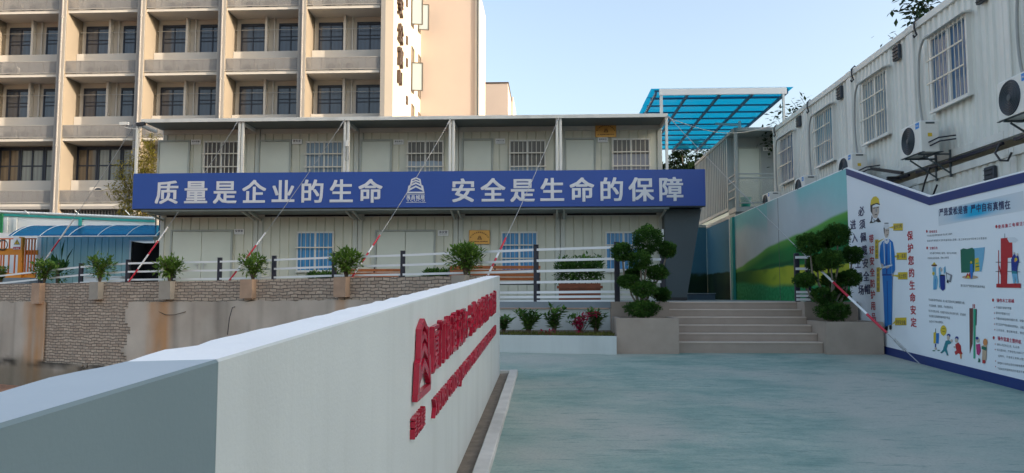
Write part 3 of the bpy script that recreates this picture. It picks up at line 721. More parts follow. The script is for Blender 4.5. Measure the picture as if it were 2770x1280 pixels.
def gw(k, px0, py0, px1, py1, y1, segpx, lab):
    a = on(px0, py0, Y=YW-.03); b = on(px1, py1, Y=y1)
    L = [0] + [f3(abs((py1-s)/(py1-py0)), a.y, b.y) for s in segpx]
    # image fractions to 3-D fractions along the wire
    guy(a, b, L, lab)
gw(1, 651, 318, 336, 779, 21.55, [725,683,645,607], 'guy wire from the second roof post down in front of the dark doorway')
gw(2, 937, 318, 605, 779, 20.7, [731,695,657,622], 'guy wire from the third roof post, red and white foot near the middle pots')
gw(3, 1222, 318, 952, 750, 19.3, [738,708,680,660,630], 'guy wire from the fourth roof post with foot behind a potted shrub')
gw(4, 1512, 318, 1310, 765, 17.45, [744,720,695,672,637], 'guy wire from the fifth roof post with foot behind the end of the sign wall')
a0 = on(369, 330, Y=YW-.03); b0 = on(96, 740, Y=23.8)
guy(a0, b0, [0,.03,.17,.26,.40], 'guy wire at the left end with sleeve in front of the blue awning')
a5 = on(1804, 312, Y=YW-.03); b5 = Vector((6.16, 13.25, G(13.25)+.02))
guy(a5, b5, [.084,.137,.19,.237,.283], 'long guy wire from the roof corner down to the foot of the hoarding')
t = thing('turnbuckle', 'steel turnbuckle on the lowest stretch of the guy wire at the hoarding', 'turnbuckle', a5.lerp(b5,.95))
mb = MB()
for k in range(5):
    q = a5.lerp(b5, .938+.006*k)-Vector((0,0,.015)); mb.tube([q+Vector((0,0,.03)), q+Vector((.03,0,0)), q-Vector((0,0,.03)), q-Vector((.03,0,0)), q+Vector((0,0,.03))], .007, 5)
mb.build('clamps', M['steel'], t)
# ------------------------------------------------------------------ right-hand row of corrugated containers
XC = 6.9; E0 = EYE
def corrX(mb, X, y0, y1, z0, z1, period=.20, d=.032):
    n = max(1, round((y1-y0)/period)); ys = []
    for i in range(n):
        a = y0+(y1-y0)*i/n; p = (y1-y0)/n; ys += [(a,0),(a+p*.40,0),(a+p*.55,d),(a+p*.88,d)]
    ys.append((y1,0)); vs = []
    for y, e in ys: vs += [(X+e,y,z0),(X+e,y,z1)]
    mb.add(vs, [(2*i+1,2*i+3,2*i+2,2*i) for i in range(len(ys)-1)])
GLR = [glassy('right glass blue', (.06,.17,.32), spec=.2, fold=.4, axis='Y', scale=34), glassy('right glass teal', (.10,.27,.38), spec=.25, fold=.35, axis='Y', scale=30), glassy('right glass pale', (.22,.31,.36), spec=.25, fold=.3, axis='Y', scale=30)]
def runit(y0, y1, upper, k, lab):
    z0, z1 = (E0+2.38, E0+5.14) if upper else (E0-.5, E0+2.22)
    t = thing('container_unit', lab, 'container office', (XC+.2, (y0+y1)/2, z0), 'corrugated containers beside the driveway')
    mb = MB(); corrX(mb, XC+.018, y0+.13, y1-.13, z0+.12, z1-.13)
    mb.quad((XC+.1,y0+.005,z0),(XC+6,y0+.005,z0),(XC+6,y0+.005,z1),(XC+.1,y0+.005,z1)); mb.quad((XC+.1,y1-.005,z0),(XC+.1,y1-.005,z1),(XC+6,y1-.005,z1),(XC+6,y1-.005,z0))
    mb.quad((XC+.1,y0+.01,z1-.02),(XC+6,y0+.01,z1-.02),(XC+6,y1-.01,z1-.02),(XC+.1,y1-.01,z1-.02)); mb.build('wall', M['contr'], t)
    mb = MB(); mb.cbox(XC-.012,XC+.12,y0+.004,y0+.135,z0,z1-.135,.015); mb.cbox(XC-.012,XC+.12,y1-.135,y1-.004,z0,z1-.135,.015)
    mb.cbox(XC-.02,XC+.14,y0+.004,y1-.004,z1-.133,z1,.014); mb.box(XC-.010,XC+.12,y0+.136,y1-.136,z0,z0+.125)
    for yy in (y0+.004, y1-.124): mb.cbox(XC-.028,XC-.021,yy,yy+.12,z1-.11,z1-.005,.003)
    mb.build('frame', M['contframe'], t)
    # ventilator near the far upper corner
    mb = MB(); ya, yb = y1-.62+1.02, 0
    vy = y0+.50 + 0; vz = z1-.36
    mb.cbox(XC-.055,XC+.01,vy-.13,vy+.13,vz-.13,vz+.16,.01); v = mb.build('vent', M['acdark'], t)
    mb = MB()
    for q in range(4): mb.bar((XC-.062,vy-.11,vz-.10+.07*q),(XC-.062,vy+.11,vz-.10+.07*q),.03,.008)
    mb.build('louver', M['slate'], v)
    if not upper: return t
    a, b, c, d = y0+.97, y0+2.11, E0+3.32, E0+4.58; f = .05; X = XC
    mb = MB(); mb.box(X-.06,X+.02,a-f,b+f,c-f,c); mb.box(X-.06,X+.02,a-f,b+f,d,d+f); mb.box(X-.06,X+.02,a-f,a,c,d); mb.box(X-.06,X+.02,b,b+f,c,d); m_ = (a+b)/2; mb.box(X-.045,X+.01,m_-.03,m_+.03,c,d)
    mb.box(X-.10,X-.062,a-f-.02,b+f+.02,c-f-.025,c-f+.01); w_ = mb.build('window', M['wframe'], t)
    mb = MB(); mb.quad((X-.01,a,c),(X-.01,a,d),(X-.01,b,d),(X-.01,b,c)); mb.build('pane', GLR[k % 3], w_)
    mb = MB()
    for i in range(10):
        y = a+(b-a)*i/9; mb.box(X-.111,X-.099,y-.006,y+.006,c-.03,d+.03)
    for q in (.36,.69): z = c+(d-c)*q; mb.box(X-.134,X-.117,a-.04,b+.04,z-.014,z+.014)
    mb.build('security_bars', M['bars'], w_)
    mb = MB(); mb.prism([(X-.01,a-.12,d+.10),(X-.16,a-.12,d+.05),(X-.16,a-.12,d+.04),(X-.01,a-.12,d+.06)],(0,b-a+.24,0)); mb.build('rain_hood', M['contframe'], w_)
    return t
seams = [20.75,17.75,14.75,11.75,8.75]
lu = ['upper grey container farthest from the camera, beside the far balcony', 'upper grey container second from the far end of the row', 'upper grey container in the middle of the right hand row', 'upper grey container with the largest fully visible barred window', 'upper grey container cut by the right edge of the photo']
ll = ['lower grey container at the far end behind the mural hoarding', 'lower grey container second from the far end, behind the mural hoarding', 'lower grey container behind the dip in the hoarding top', 'lower grey container with a dark vent just above the hoarding', 'lower grey container nearest the right edge of the photo']
ORD = ['farthest', 'second farthest', 'middle', 'second nearest', 'nearest']
for k, y0 in enumerate(seams):
    runit(y0, y0+3, True, k, lu[k]); lo = runit(y0, y0+3, False, k, ll[k])
    # outdoor air conditioner on a bracket
    ya, yb = y0+1.55, y0+2.28; xf, xk = 6.33, 6.66; c, d = E0+2.46, E0+3.00
    t = thing('air_conditioner', '%s outdoor air conditioner bracketed on the grey container wall' % ORD[k], 'air conditioner', ((xf+xk)/2, (ya+yb)/2, c), 'outdoor units on the container row')
    mb = MB(); mb.cbox(xf,xk,ya,yb,c,d,.022); mb.build('casing', M['acwhite'], t)
    mb = MB(); yc = ya+.30+.13; zc = (c+d)/2-.01; mb.lathe([(.0,-.014),(.05,-.016),(.055,-.010),(.225,-.010),(.235,-.016),(.245,-.001)],(xf,yc,zc),'x',28); fg = mb.build('fan_grille', M['acdark'], t)
    mb = MB()
    for q in range(5): mb.lathe([(.075+.033*q-.003,-.010),(.075+.033*q,-.018),(.075+.033*q+.003,-.010)],(xf,yc,zc),'x',28)
    mb.lathe([(0,-.024),(.04,-.022),(.045,-.012)],(xf,yc,zc),'x',16); mb.build('grille_rings', M['slate'], fg)
    mb = MB(); mb.box(xf-.003,xf+.001,ya+.02,ya+.15,d-.13,d-.03); lb = mb.build('label', M['acblue'], t)
    mb = MB(); mb.text('Midea', (xf-.0045,ya+.135,d-.093), (0,-1,0), (0,0,1), .04, bold=.02, fit=.10); mb.build('lettering', M['white'], lb)
    mb = MB(); mb.box(xf+.13,xf+.20,ya-.004,ya+.001,c+.26,c+.32); mb.build('energy_tag', M['yellow'], t)
    mb = MB(); mb.cbox(xf+.10,xf+.25,ya-.006,ya+.001,d-.06,d-.03,.002); mb.build('grip', M['slate'], t)
    mb = MB()
    for dz, dx in ((.16,.14),(.10,.16)): mb.tube([(xf+dx,ya-.01,c+dz),(xf+dx,ya-.05,c+dz),(xf+dx+.12,ya-.10,c+dz+.06),(XC-.02,ya-.08,c+dz+.10)], .013, 6)
    mb.build('pipes', M['navypost'], t)
    mb = MB()
    for yy in (ya+.12, yb-.12):
        mb.box(xf+.01,XC-.03,yy-.013,yy+.013,c-.04,c-.012); mb.bar((xf+.10,yy,c-.05),(XC-.02,yy,c-.36),.022,.022); mb.box(XC-.035,XC-.005,yy-.02,yy+.02,c-.42,c+.05)
    mb.box(xf+.01,xf+.05,ya-.05,yb+.05,c-.011,c-.002); mb.box(xk-.05,xk+.03,ya-.05,yb+.05,c-.011,c-.002); mb.build('bracket', M['slate'], t)
    # lagged hose from the window head to the unit
    t = thing('drain_hose', 'grey lagged hose beside the %s barred window of the container row' % ORD[k], 'hose', (XC-.03, y0+2.5, E0+3), 'hoses on the container row')
    pts = [(XC-.05,y0+2.12,E0+4.68),(XC-.09,y0+2.25,E0+4.66),(XC-.08,y0+2.45,E0+4.50),(XC-.06,y0+2.56,E0+4.2),(XC-.06,y0+2.58,E0+3.7),(XC-.06,y0+2.52,E0+3.25),(XC-.10,y0+2.32,E0+2.95)]
    mb = MB(); sp = []
    for i in range(len(pts)-1):
        p0_, p1_, p2_, p3_ = (Vector(pts[max(0,min(len(pts)-1,j))]) for j in (i-1,i,i+1,i+2))
        for q in range(5): s_ = q/5; sp.append(.5*((2*p1_)+(p2_-p0_)*s_+(2*p0_-5*p1_+4*p2_-p3_)*s_*s_+(3*p1_-p0_-3*p2_+p3_)*s_**3))
    sp.append(Vector(pts[-1])); mb.tube(sp, .022, 7); mb.build('hose', M['hose'], t)
    t = thing('cable_hook', 'black cable looping over the roof edge of the %s upper container' % ORD[k], 'cable', (XC-.03, y0+2.75, E0+5.1), 'cables at the container roof edge')
    y = y0+2.72; mb = MB(); mb.tube([(XC+.12,y,E0+5.12),(XC+.03,y,E0+5.20),(XC-.05,y-.02,E0+5.12),(XC-.06,y-.05,E0+4.98),(XC-.03,y-.07,E0+4.86),(XC-.06,y-.03,E0+4.83),(XC-.05,y+.02,E0+4.88)], .018, 6); mb.build('cable', M['black'], t)
t = thing('cable_conduit', 'dark blue cable trunking along the joint between the container storeys', 'conduit', (6.85, 14, E0+2.3))
for a, b in ((8.8,11.55),(11.85,14.6),(14.9,17.6),(17.9,20.6)):
    mb = MB(); mb.box(6.835,6.878,a,b,E0+2.285,E0+2.33); mb.build('trunking', M['navypost'], t)
for y in (11.72, 14.72):
    mb = MB(); mb.tube([(6.82,y+.15,E0+2.30),(6.72,y+.1,E0+2.15),(6.72,y-.02,E0+2.02),(6.78,y-.10,E0+2.0),(6.82,y-.14,E0+2.12)] if y < 12 else [(6.82,y-.7,E0+2.3),(6.76,y-.62,E0+2.05),(6.74,y-.50,E0+1.80),(6.72,y-.70,E0+1.68),(6.74,y-.95,E0+1.78),(6.78,y-1.02,E0+1.95)], .017, 7); mb.build('loop', M['black'], t)
t = thing('pole_bracket', 'dark horizontal bar sticking out above the peak of the hoarding', 'bar', (6.8, 15.4, E0+2.5))
mb = MB(); p = on(2262,457,Y=16.0); q = on(2432,467,Y=14.6); mb.bar((6.62,16.0,p.z),(6.62,14.65,q.z),.06,.06); mb.bar((6.62,15.3,q.z),(6.88,15.3,q.z),.06,.06); mb.build('bar', M['black'], t)

# ------------------------------------------------------------------ container with balcony at the far right, and its lower unit
XD = 6.40; YD = 27.6; zf, zr = on(2000,560,Y=26.5).z, on(2000,345,Y=26.5).z
t = thing('container_unit', 'dark grey container with balcony and door under the blue canopy', 'container office', (XD+1.5, YD, zf), 'far container stack')
mb = MB(); corrX(mb, XD, YD+.13, YD+5.87, zf+.1, zr-.12, .30, .05); mb.quad((XD+.05,YD,zf+.02),(XD+2.9,YD,zf+.02),(XD+2.9,YD,zr-.12),(XD+.05,YD,zr-.12)); mb.quad((XD,YD+6,zf),(XD+3,YD+6,zf),(XD+3,YD+6,zr),(XD,YD+6,zr)); mb.build('wall', paint('blue grey corrugated steel', (.27,.31,.31), .5, var=.05, dirt=.2, streak=True), t)
mb = MB(); mb.cbox(XD-.02,XD+.12,YD-.02,YD+.125,zf,zr-.125,.012); mb.cbox(XD-.02,XD+.12,YD+5.875,YD+6.0,zf,zr-.125,.012); mb.cbox(XD-.03,XD+3,YD-1.12,YD+6.0,zr-.12,zr,.012); mb.box(XD-.01,XD+.1,YD+.126,YD+5.87,zf,zf+.1); mb.build('frame', M['dframe'], t)
mb = MB(); mb.box(XD-.01,XD+3,YD-1.1,YD-.03,zf-.16,zf+.01)
for x in (XD+.04, XD+2.6): mb.box(x-.05,x+.05,YD-1.1,YD-1.0,zf+.01,zr-.121)
mb.build('balcony', M['dframe'], t)
mb = MB()
for q in (.35,.62,.9,1.12): mb.box(XD,XD+.04,YD-1.0,YD-.03,zf+q,zf+q+.05); 
for q in (.12,.98,1.12): mb.box(XD+.09,XD+2.55,YD-1.08,YD-1.03,zf+q,zf+q+.045)
mb.build('railing', M['dframe'], t)
mb = MB(); mb.box(XD+.09,XD+2.55,YD-1.062,YD-1.055,zf+.17,zf+.97)
m_, t_, p_ = newmat('thin wire netting'); tr_ = N(t_, 'BsdfTransparent'); mx_ = N(t_, 'MixShader'); mx_.inputs[0].default_value = .30; p_.inputs['Base Color'].default_value = (.35,.40,.38,1)
t_.links.new(tr_.outputs[0], mx_.inputs[1]); t_.links.new(p_.outputs[0], mx_.inputs[2]); t_.links.new(mx_.outputs[0], t_.nodes['Material Output'].inputs[0])
mb.build('netting', m_, t)
p0, p1 = on(1997,402,Y=YD), on(2053,402,Y=YD); door(t, p0.x, p1.x, zf+.02, p0.z, YD-.005, 1)
mb = MB(); q0, q1 = on(2064,398,Y=YD-.02), on(2088,408,Y=YD-.02); mb.cbox(q0.x,q1.x,YD-.03,YD,q1.z,q0.z,.004); pl_ = mb.build('door_plate', M['white'], t)
mb = MB(); mb.text('会客室', (q0.x+.03,YD-.032,q1.z+.04), (1,0,0),(0,0,1), .08, pitch=.085, bold=.02); mb.build('lettering', M['greytext'], pl_)
t = thing('green_bucket', 'teal plastic bucket on the far container balcony', 'bucket', (XD+.7, YD-.7, zf+.01))
c = on(2017, 552, Y=YD-.7); mb = MB(); mb.lathe([(.0,0),(.14,0),(.155,.05),(.20,.34),(.215,.34),(.215,.36),(.19,.36),(.15,.06),(0,.05)],(c.x,YD-.7,zf+.012),'z',18); mb.build('bucket', paint('teal plastic', (.01,.30,.25), .35), t)
t = thing('container_unit', 'lower far container half hidden behind the mural hoarding', 'container office', (XD+1.5, YD, T), 'far container stack')
mb = MB(); corrX(mb, XD+.05, YD-.9, YD+5.87, T, zf-.30, .30, .05); mb.quad((XD+.05,YD-.9,T),(XD+3,YD-.9,T),(XD+3,YD-.9,zf-.3),(XD+.05,YD-.9,zf-.3)); mb.build('wall', bpy.data.materials['blue grey corrugated steel'], t)
mb = MB(); mb.cbox(XD,XD+3,YD-.98,YD+6,zf-.29,zf-.17,.01); mb.box(XD+.01,XD+.14,YD-.98,YD-.85,T,zf-.291); mb.build('frame', M['dframe'], t)

# ------------------------------------------------------------------ blue translucent canopy
def bluemat(name, tc, dc):
    m, t, p = newmat(name); tr = N(t, 'BsdfTransparent'); tr.inputs[0].default_value = (*tc,1); tl = N(t, 'BsdfTranslucent')
    c = mix(t, ramp(t, nz(t, 1.2, 4), .3, .7), tuple(q*.85 for q in dc), dc); t.links.new(c, tl.inputs[0]); t.links.new(c, p.inputs['Base Color']); p.inputs['Roughness'].default_value = .25
    a = N(t, 'MixShader'); a.inputs[0].default_value = .5; t.links.new(tl.outputs[0], a.inputs[1]); t.links.new(p.outputs[0], a.inputs[2])
    b = N(t, 'MixShader'); b.inputs[0].default_value = .45; t.links.new(tr.outputs[0], b.inputs[1]); t.links.new(a.outputs[0], b.inputs[2])
    t.links.new(b.outputs[0], t.nodes['Material Output'].inputs[0]); return m
M['poly'] = bluemat('blue polycarbonate', (.005,.44,.66), (.01,.34,.50))
M['polyd'] = bluemat('deep blue polycarbonate', (.02,.30,.60), (.012,.17,.42))
YA, YZ = 23.0, 32.3; pA, pB = on(1776,243,Y=YA), on(2130,243,Y=YA); pC = on(1931,404,Y=YZ)
ca = thing('blue_canopy', 'translucent blue canopy on steel posts above the passage', 'canopy', ((pA.x+pB.x)/2, 27, pA.z))
xa, xb = pA.x-.05, pB.x+.05; za, zb = pA.z, pC.z+.02
def cz(y): return za + (zb-za)*(y-YA)/(YZ-YA)
n = 9
for k in range(n):
    a, b = YA-.05+(YZ-YA)*k/n, YA-.05+(YZ-YA)*(k+1)/n + .06
    mb = MB(); mb.add([(xa-.12,a,cz(a)+.02+.012*(k%2)),(xb+.12,a,cz(a)+.02+.012*(k%2)),(xb+.12,b,cz(b)+.02+.012*(k%2)),(xa-.12,b,cz(b)+.02+.012*(k%2))],[(0,1,2,3)]); mb.build('sheet', M['poly'], ca)
mb = MB()
for k in range(11):
    y = YA+.1+(YZ-YA-.2)*k/10; mb.box(xa,xb,y-.018,y+.018,cz(y)-.04,cz(y)+.008)
mb.build('purlins', M['beamshade'], ca)
mb = MB()
for k in range(5):
    x = xa+.04+(xb-xa-.08)*k/4; mb.bar((x,YA+.05,cz(YA)-.10),(x,YZ,cz(YZ)-.10),.06,.08)
mb.build('rafters', M['beamshade'], ca)
mb = MB(); mb.cbox(xa+.12,xb-.10,YA-.10,YA-.03,za-.19,za+.0,.008); mb.build('front_beam', M['white'], ca)
mb = MB(); mb.box(xa+.14,xa+.22,YA-.08,YA,Z3+.07,za-.19); mb.box(xb-.22,xb-.16,YA-.08,YA,E0+5.15,za-.191); mb.box(xa-.02,xa+.05,YA+2.6,YA+2.67,Z3+.07,cz(YA+2.6)-.14)
mb.box(xb-.62,xb-.54,YD-1.0,YD-.92,zr,cz(YD)-.14); mb.bar((xb-.58,YD-.96,zr+.1),(xb-1.4,YD-.9,cz(YD)-.2),.06,.06); mb.build('posts', M['steel'], ca)
t = thing('washing_line', 'thin rope strung from the office roof corner to the far container', 'rope', on(1800,330,Y=22))
mb = MB(); q0, q1 = on(1805,318,Y=21.6), on(2088,340,Y=26.5); mb.tube([q0.lerp(q1,f)-Vector((0,0,.35*math.sin(math.pi*f))) for f in [i/10 for i in range(11)]], .012, 5); mb.build('rope', M['wire'], t)

# ------------------------------------------------------------------ printed hoarding along the right side
XH = 6.30; hd = thing('printed_hoarding', 'long white and mural safety hoarding standing along the right side of the driveway', 'hoarding', (XH, 14, G(14)))
zA, zC = E0+2.70, E0+1.64; yA, yV = 16.5, 13.0
def topz(y): return zA if y > yA else (zC if y < yV else zC+(zA-zC)*(y-yV)/(yA-yV))
mb = MB(); P = [(XH,-6,G(-6)-.1),(XH,-6,zC),(XH,yV,zC),(XH,yA-.002,zA),(XH,yA-.002,G(15)-.1)]
mb.prism([P[4],P[3],P[2],P[1],P[0]], (.05,0,0)); mb.build('white_board', M['hoardwhite'], hd)
mb = MB(); tk = .012
def strip(y0, z0, y1, z1, h): mb.prism([(XH-tk,y0,z0),(XH-tk,y1,z1),(XH-tk,y1,z1-h),(XH-tk,y0,z0-h)],(tk-.002,0,0))
strip(-6,zC,yV,zC,.135); strip(yV,zC,yA-.01,zA,.135); mb.build('blue_border', M['hoardblue'], hd)
mb = MB(); strip(-6,G(-6)+.145,15.0,G(15)+.145,.20); mb.build('blue_skirting', M['hoardblue'], hd)
mb = MB(); mb.tube([(XH+.03,-6,zC+.012),(XH+.03,yV,zC+.012),(XH+.03,yA,zA+.012),(XH+.03,26.4,zA+.012)], .022, 6); mb.build('white_pipe', M['white'], hd)
# mural: a printed landscape (flat print, coloured point by point, far end darkened for passage shade)
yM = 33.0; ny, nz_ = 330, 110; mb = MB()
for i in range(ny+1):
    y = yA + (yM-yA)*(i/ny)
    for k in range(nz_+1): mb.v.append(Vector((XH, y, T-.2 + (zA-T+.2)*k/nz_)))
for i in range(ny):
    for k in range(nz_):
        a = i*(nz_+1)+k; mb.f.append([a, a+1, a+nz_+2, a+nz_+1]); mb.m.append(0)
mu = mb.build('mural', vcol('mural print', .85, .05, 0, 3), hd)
def mural(q):
    y, z = q.y-yA, (q.z-T)/(zA-T)          # 0..16, 0..1
    s = lerp((.48,.52,.54), (.25,.55,.55), sstep(.55, 1.0, z + .10*noise.noise(Vector((y*.5, z*2, 0)))-.03*y*(y<6)))
    s = lerp(s, (.54,.59,.61), .8*sstep(.05,.45,noise.noise(Vector((y*.35+3, z*2.2, 5)))))
    if y > 10: s = lerp(s, (.075,.20,.28), sstep(9.9, 10.1, y))  # far sky darkened in the print for the passage shade
    hp_ = ((-1,.70),(0,.68),(3.3,.60),(5.6,.55),(7.2,.48),(9,.385),(10.2,.35),(30,.36)); h1 = .36
    for (ya_, ha_), (yb_, hb_) in zip(hp_, hp_[1:]):
        if ya_ <= y <= yb_: h1 = ha_+(hb_-ha_)*sstep(ya_, yb_, y) if yb_ < 4 else ha_+(hb_-ha_)*(y-ya_)/(yb_-ya_)
    h1 += .012*noise.noise(Vector((y*.9,0,1)))
    h1 += .012*noise.noise(Vector((y*5,0,1)))*(y>9)
    if y <= 10:
        g = lerp((.03,.22,.05), (.010,.11,.04), .5+.9*noise.noise(Vector((y*.5, z*5, 2))))
        g = lerp((.12,.33,.06), g, sstep(0, .11, h1 - z))
    if y <= 10: g = lerp(g, (.005,.07,.03), .8*sstep(.035,.0,abs(z-(.40-.010*y+.03*noise.noise(Vector((y*.8,5,5)))))))
    else: g = lerp((.008,.024,.018), (.02,.05,.022), .5+.8*noise.noise(Vector((y*1.1, z*4, 2))))  # far hills printed dark green, passage shade put into the colour
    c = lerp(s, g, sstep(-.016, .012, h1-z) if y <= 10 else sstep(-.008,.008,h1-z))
    h2 = .325 - .03*sstep(4,0,y) + .012*noise.noise(Vector((y*1.3,9,1)))
    if y <= 10.02:
        f = lerp((.19,.36,.02), (.44,.45,.04), sstep(9,2.5,y)); f = lerp(f, (.10,.20,.02), .6*sstep(.1,.6,noise.noise(Vector((y*1.2,z*9,3))))); f = lerp(f, (.012,.10,.02), sstep(5,9.2,y))
        c = lerp(c, f, sstep(-.006,.012,h2-z))
        h3 = .15 + .02*noise.noise(Vector((y*.8,3,1))) + .05*sstep(5,9.5,y)
        g3 = lerp((.012,.18,.06), (.03,.28,.10), .5+1.0*noise.noise(Vector((y*7,z*40,3))))
        c = lerp(c, g3, sstep(-.03,.03,h3-z))
    return c
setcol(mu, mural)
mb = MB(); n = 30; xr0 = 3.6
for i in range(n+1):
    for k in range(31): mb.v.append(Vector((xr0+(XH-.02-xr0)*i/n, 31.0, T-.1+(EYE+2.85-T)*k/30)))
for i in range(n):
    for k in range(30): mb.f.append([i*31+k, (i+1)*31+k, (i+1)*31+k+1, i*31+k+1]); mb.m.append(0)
rb_ = mb.build('rear_board', bpy.data.materials['mural print'], hd); setcol(rb_, lambda q: mural(Vector((0, 28.0+q.x, q.z))))  # board takes the darkened far-end colours, painted passage shade included
mb = MB(); mb.cbox(xr0,XH-.02,30.96,31.06,EYE+2.85-.1,EYE+2.85,.01); mb.build('board_cap', M['dframe'], hd)
for y, mm in ((26.4,'teal'),):
    mb = MB(); mb.box(XH-.10,XH-.004,y-.05,y+.25,T,zA-.02); mb.build('post', M[mm], hd)
mb = MB(); mb.box(XH-.125,XH-.101,y+.2,y+.255,T,zA-.02); mb.build('post_trim', M['wframe'], hd)
for y in (21.4, ):
    mb = MB(); mb.box(XH-.006,XH-.001,y-.01,y+.01,T,zA); mb.build('joint', M['slate'], hd)
t = thing('low_cabinet', 'low dark blue box at the foot of the shaded mural', 'cabinet', on(1925,815,Y=26)); p0, p1 = on(1857,793,Y=26.), on(1935,793,Y=26.)
mb = MB(); mb.cbox(p0.x-.2,p1.x,26,27,T,p0.z-.03,.02); mb.build('body', paint('dull blue', (.055,.10,.155), .6), t)
mb = MB(); mb.cbox(p0.x-.22,p1.x+.02,25.97,27.02,p0.z-.029,p0.z,.008); mb.build('lid', M['slab'], t)
# printing on the white boards, all in the plane of the sheet
RH, UH = Vector((0,-1,0)), Vector((0,0,1)); XP = XH-.003
def hp(px, py, o=0): return on(px, py, X=XP-o)
def hline(txt, x0, y0, x1, mat_, size=None, bold=.015, cap=.70):
    """one line of printing; left-bottom pixel, right pixel"""
    a = hp(x0, y0); yb = hp(x1, y0).y; n = sum(.5 if ord(c) < 128 else 1 for c in txt); pt = (a.y-yb)/n
    mb = MB(); x = 0
    for ch in txt:
        wd = pt*(.5 if ord(ch) < 128 else 1)
        if ch != ' ': mb.text(ch, a + RH*x + UH*(.10*(size or pt)), RH, UH, size or pt, bold=bold, sx=min(1.0,(wd*.98)/((size or pt)*(.6 if ord(ch)<128 else 1))))
        x += wd
    mb.build('lettering', mat_, hd)
def vline(txt, px, ys, mat_, wpx, bold=.03, squash=1.0):
    mb = MB(); n = len(txt)
    for k, ch in enumerate(txt):
        yy = ys[0]+(ys[1]-ys[0])*(k+1)/n - (ys[1]-ys[0])/n*.14; xx = px[0]+(px[1]-px[0])*k/max(1,n-1)
        a = hp(xx, yy); b = hp(xx+wpx, yy); sz = hp(xx, yy-(ys[1]-ys[0])/n*.80).z - a.z
        mb.text(ch, a+UH*sz*.06, RH, UH, sz, bold=bold, sx=(a.y-b.y)/sz)
    mb.build('lettering', mat_, hd)
vline('进入施工现场', (2300,2322), (592,802), M['navytext'], 16)
vline('必须佩戴安全帽', (2322,2338), (556,800), M['navytext'], 17)
vline('带好安全防护用品', (2351,2357), (632,872), M['redtext'], 13)
vline('保护您的生命安定', (2454,2464), (622,888), M['redtext'], 16)
def shape(pts, mat_, lay=0, name='print'):
    mb = MB(); mb.add([hp(x, y, .0006*lay) for x, y in pts], [tuple(range(len(pts)))]); mb.build(name, mat_, hd)
def shapes(lst, name='figure'):
    """several flat printed patches in one part; each = (colour key, points)"""
    mats = []; mb = MB()
    for k, (mk, pts) in enumerate(lst):
        if mk not in mats: mats.append(mk)
        mb.mat(mats.index(mk)); mb.add([hp(x, y, .0005*(k+1)) for x, y in pts], [tuple(range(len(pts)))])
    mb.build(name, [PR[q] for q in mats], hd)
def el(cx, cy, rx, ry, n=14): return [(cx+rx*math.cos(2*math.pi*i/n), cy-ry*math.sin(2*math.pi*i/n)) for i in range(n)]
def pr(name, c): return paint('print '+name, c, .5, var=.03, bmp=0)
PR = {'y': pr('yellow', (.62,.46,.03)), 'b': pr('blue', (.015,.17,.50)), 'k': pr('black', (.012,.014,.02)), 's': pr('skin', (.50,.42,.36)), 'n': pr('navy', (.01,.03,.22)),
      'w': pr('white', (.62,.65,.68)), 'r': pr('red', (.42,.02,.025)), 'g': pr('green', (.012,.13,.08)), 't': pr('teal', (.02,.20,.24)), 'lg': pr('light green', (.03,.36,.20)),
      'o': pr('orange', (.60,.24,.08)), 'm': pr('magenta', (.45,.03,.16)), 'br': pr('brown', (.13,.05,.04)), 'tan': pr('tan', (.48,.35,.24)), 'lb': pr('light blue', (.16,.40,.58)), 'gr': pr('grey', (.20,.22,.25))}
# portrait of a worker in a yellow helmet
shapes([('s',[(2357,562),(2378,558),(2378,575),(2372,590),(2364,590),(2358,578)]), ('k',[(2354,552),(2360,553),(2360,580),(2355,572)]), ('y',[(2354,556),(2356,542),(2362,533),(2370,531),(2377,538),(2379,552),(2372,549),(2362,552)]),
        ('k',[(2354,556),(2362,552),(2372,549),(2380,552),(2380,555),(2370,552),(2360,557)]), ('k',[(2362,563),(2368,561.5),(2368,563.5),(2362,565)]), ('k',[(2371,561),(2377,560),(2377,562),(2371,563)]), ('k',[(2366,580),(2373,579),(2372,581.5),(2367,582)]), ('gr',[(2369,564),(2371,564),(2372,573),(2369,573)]),
        ('k',[(2352,604),(2356,596),(2358,582),(2362,592),(2369,597),(2375,588),(2378,593),(2383,600),(2376,602),(2369,599),(2362,603)]), ('w',[(2360,590),(2366,597),(2362,602),(2358,598)])], 'worker_portrait')
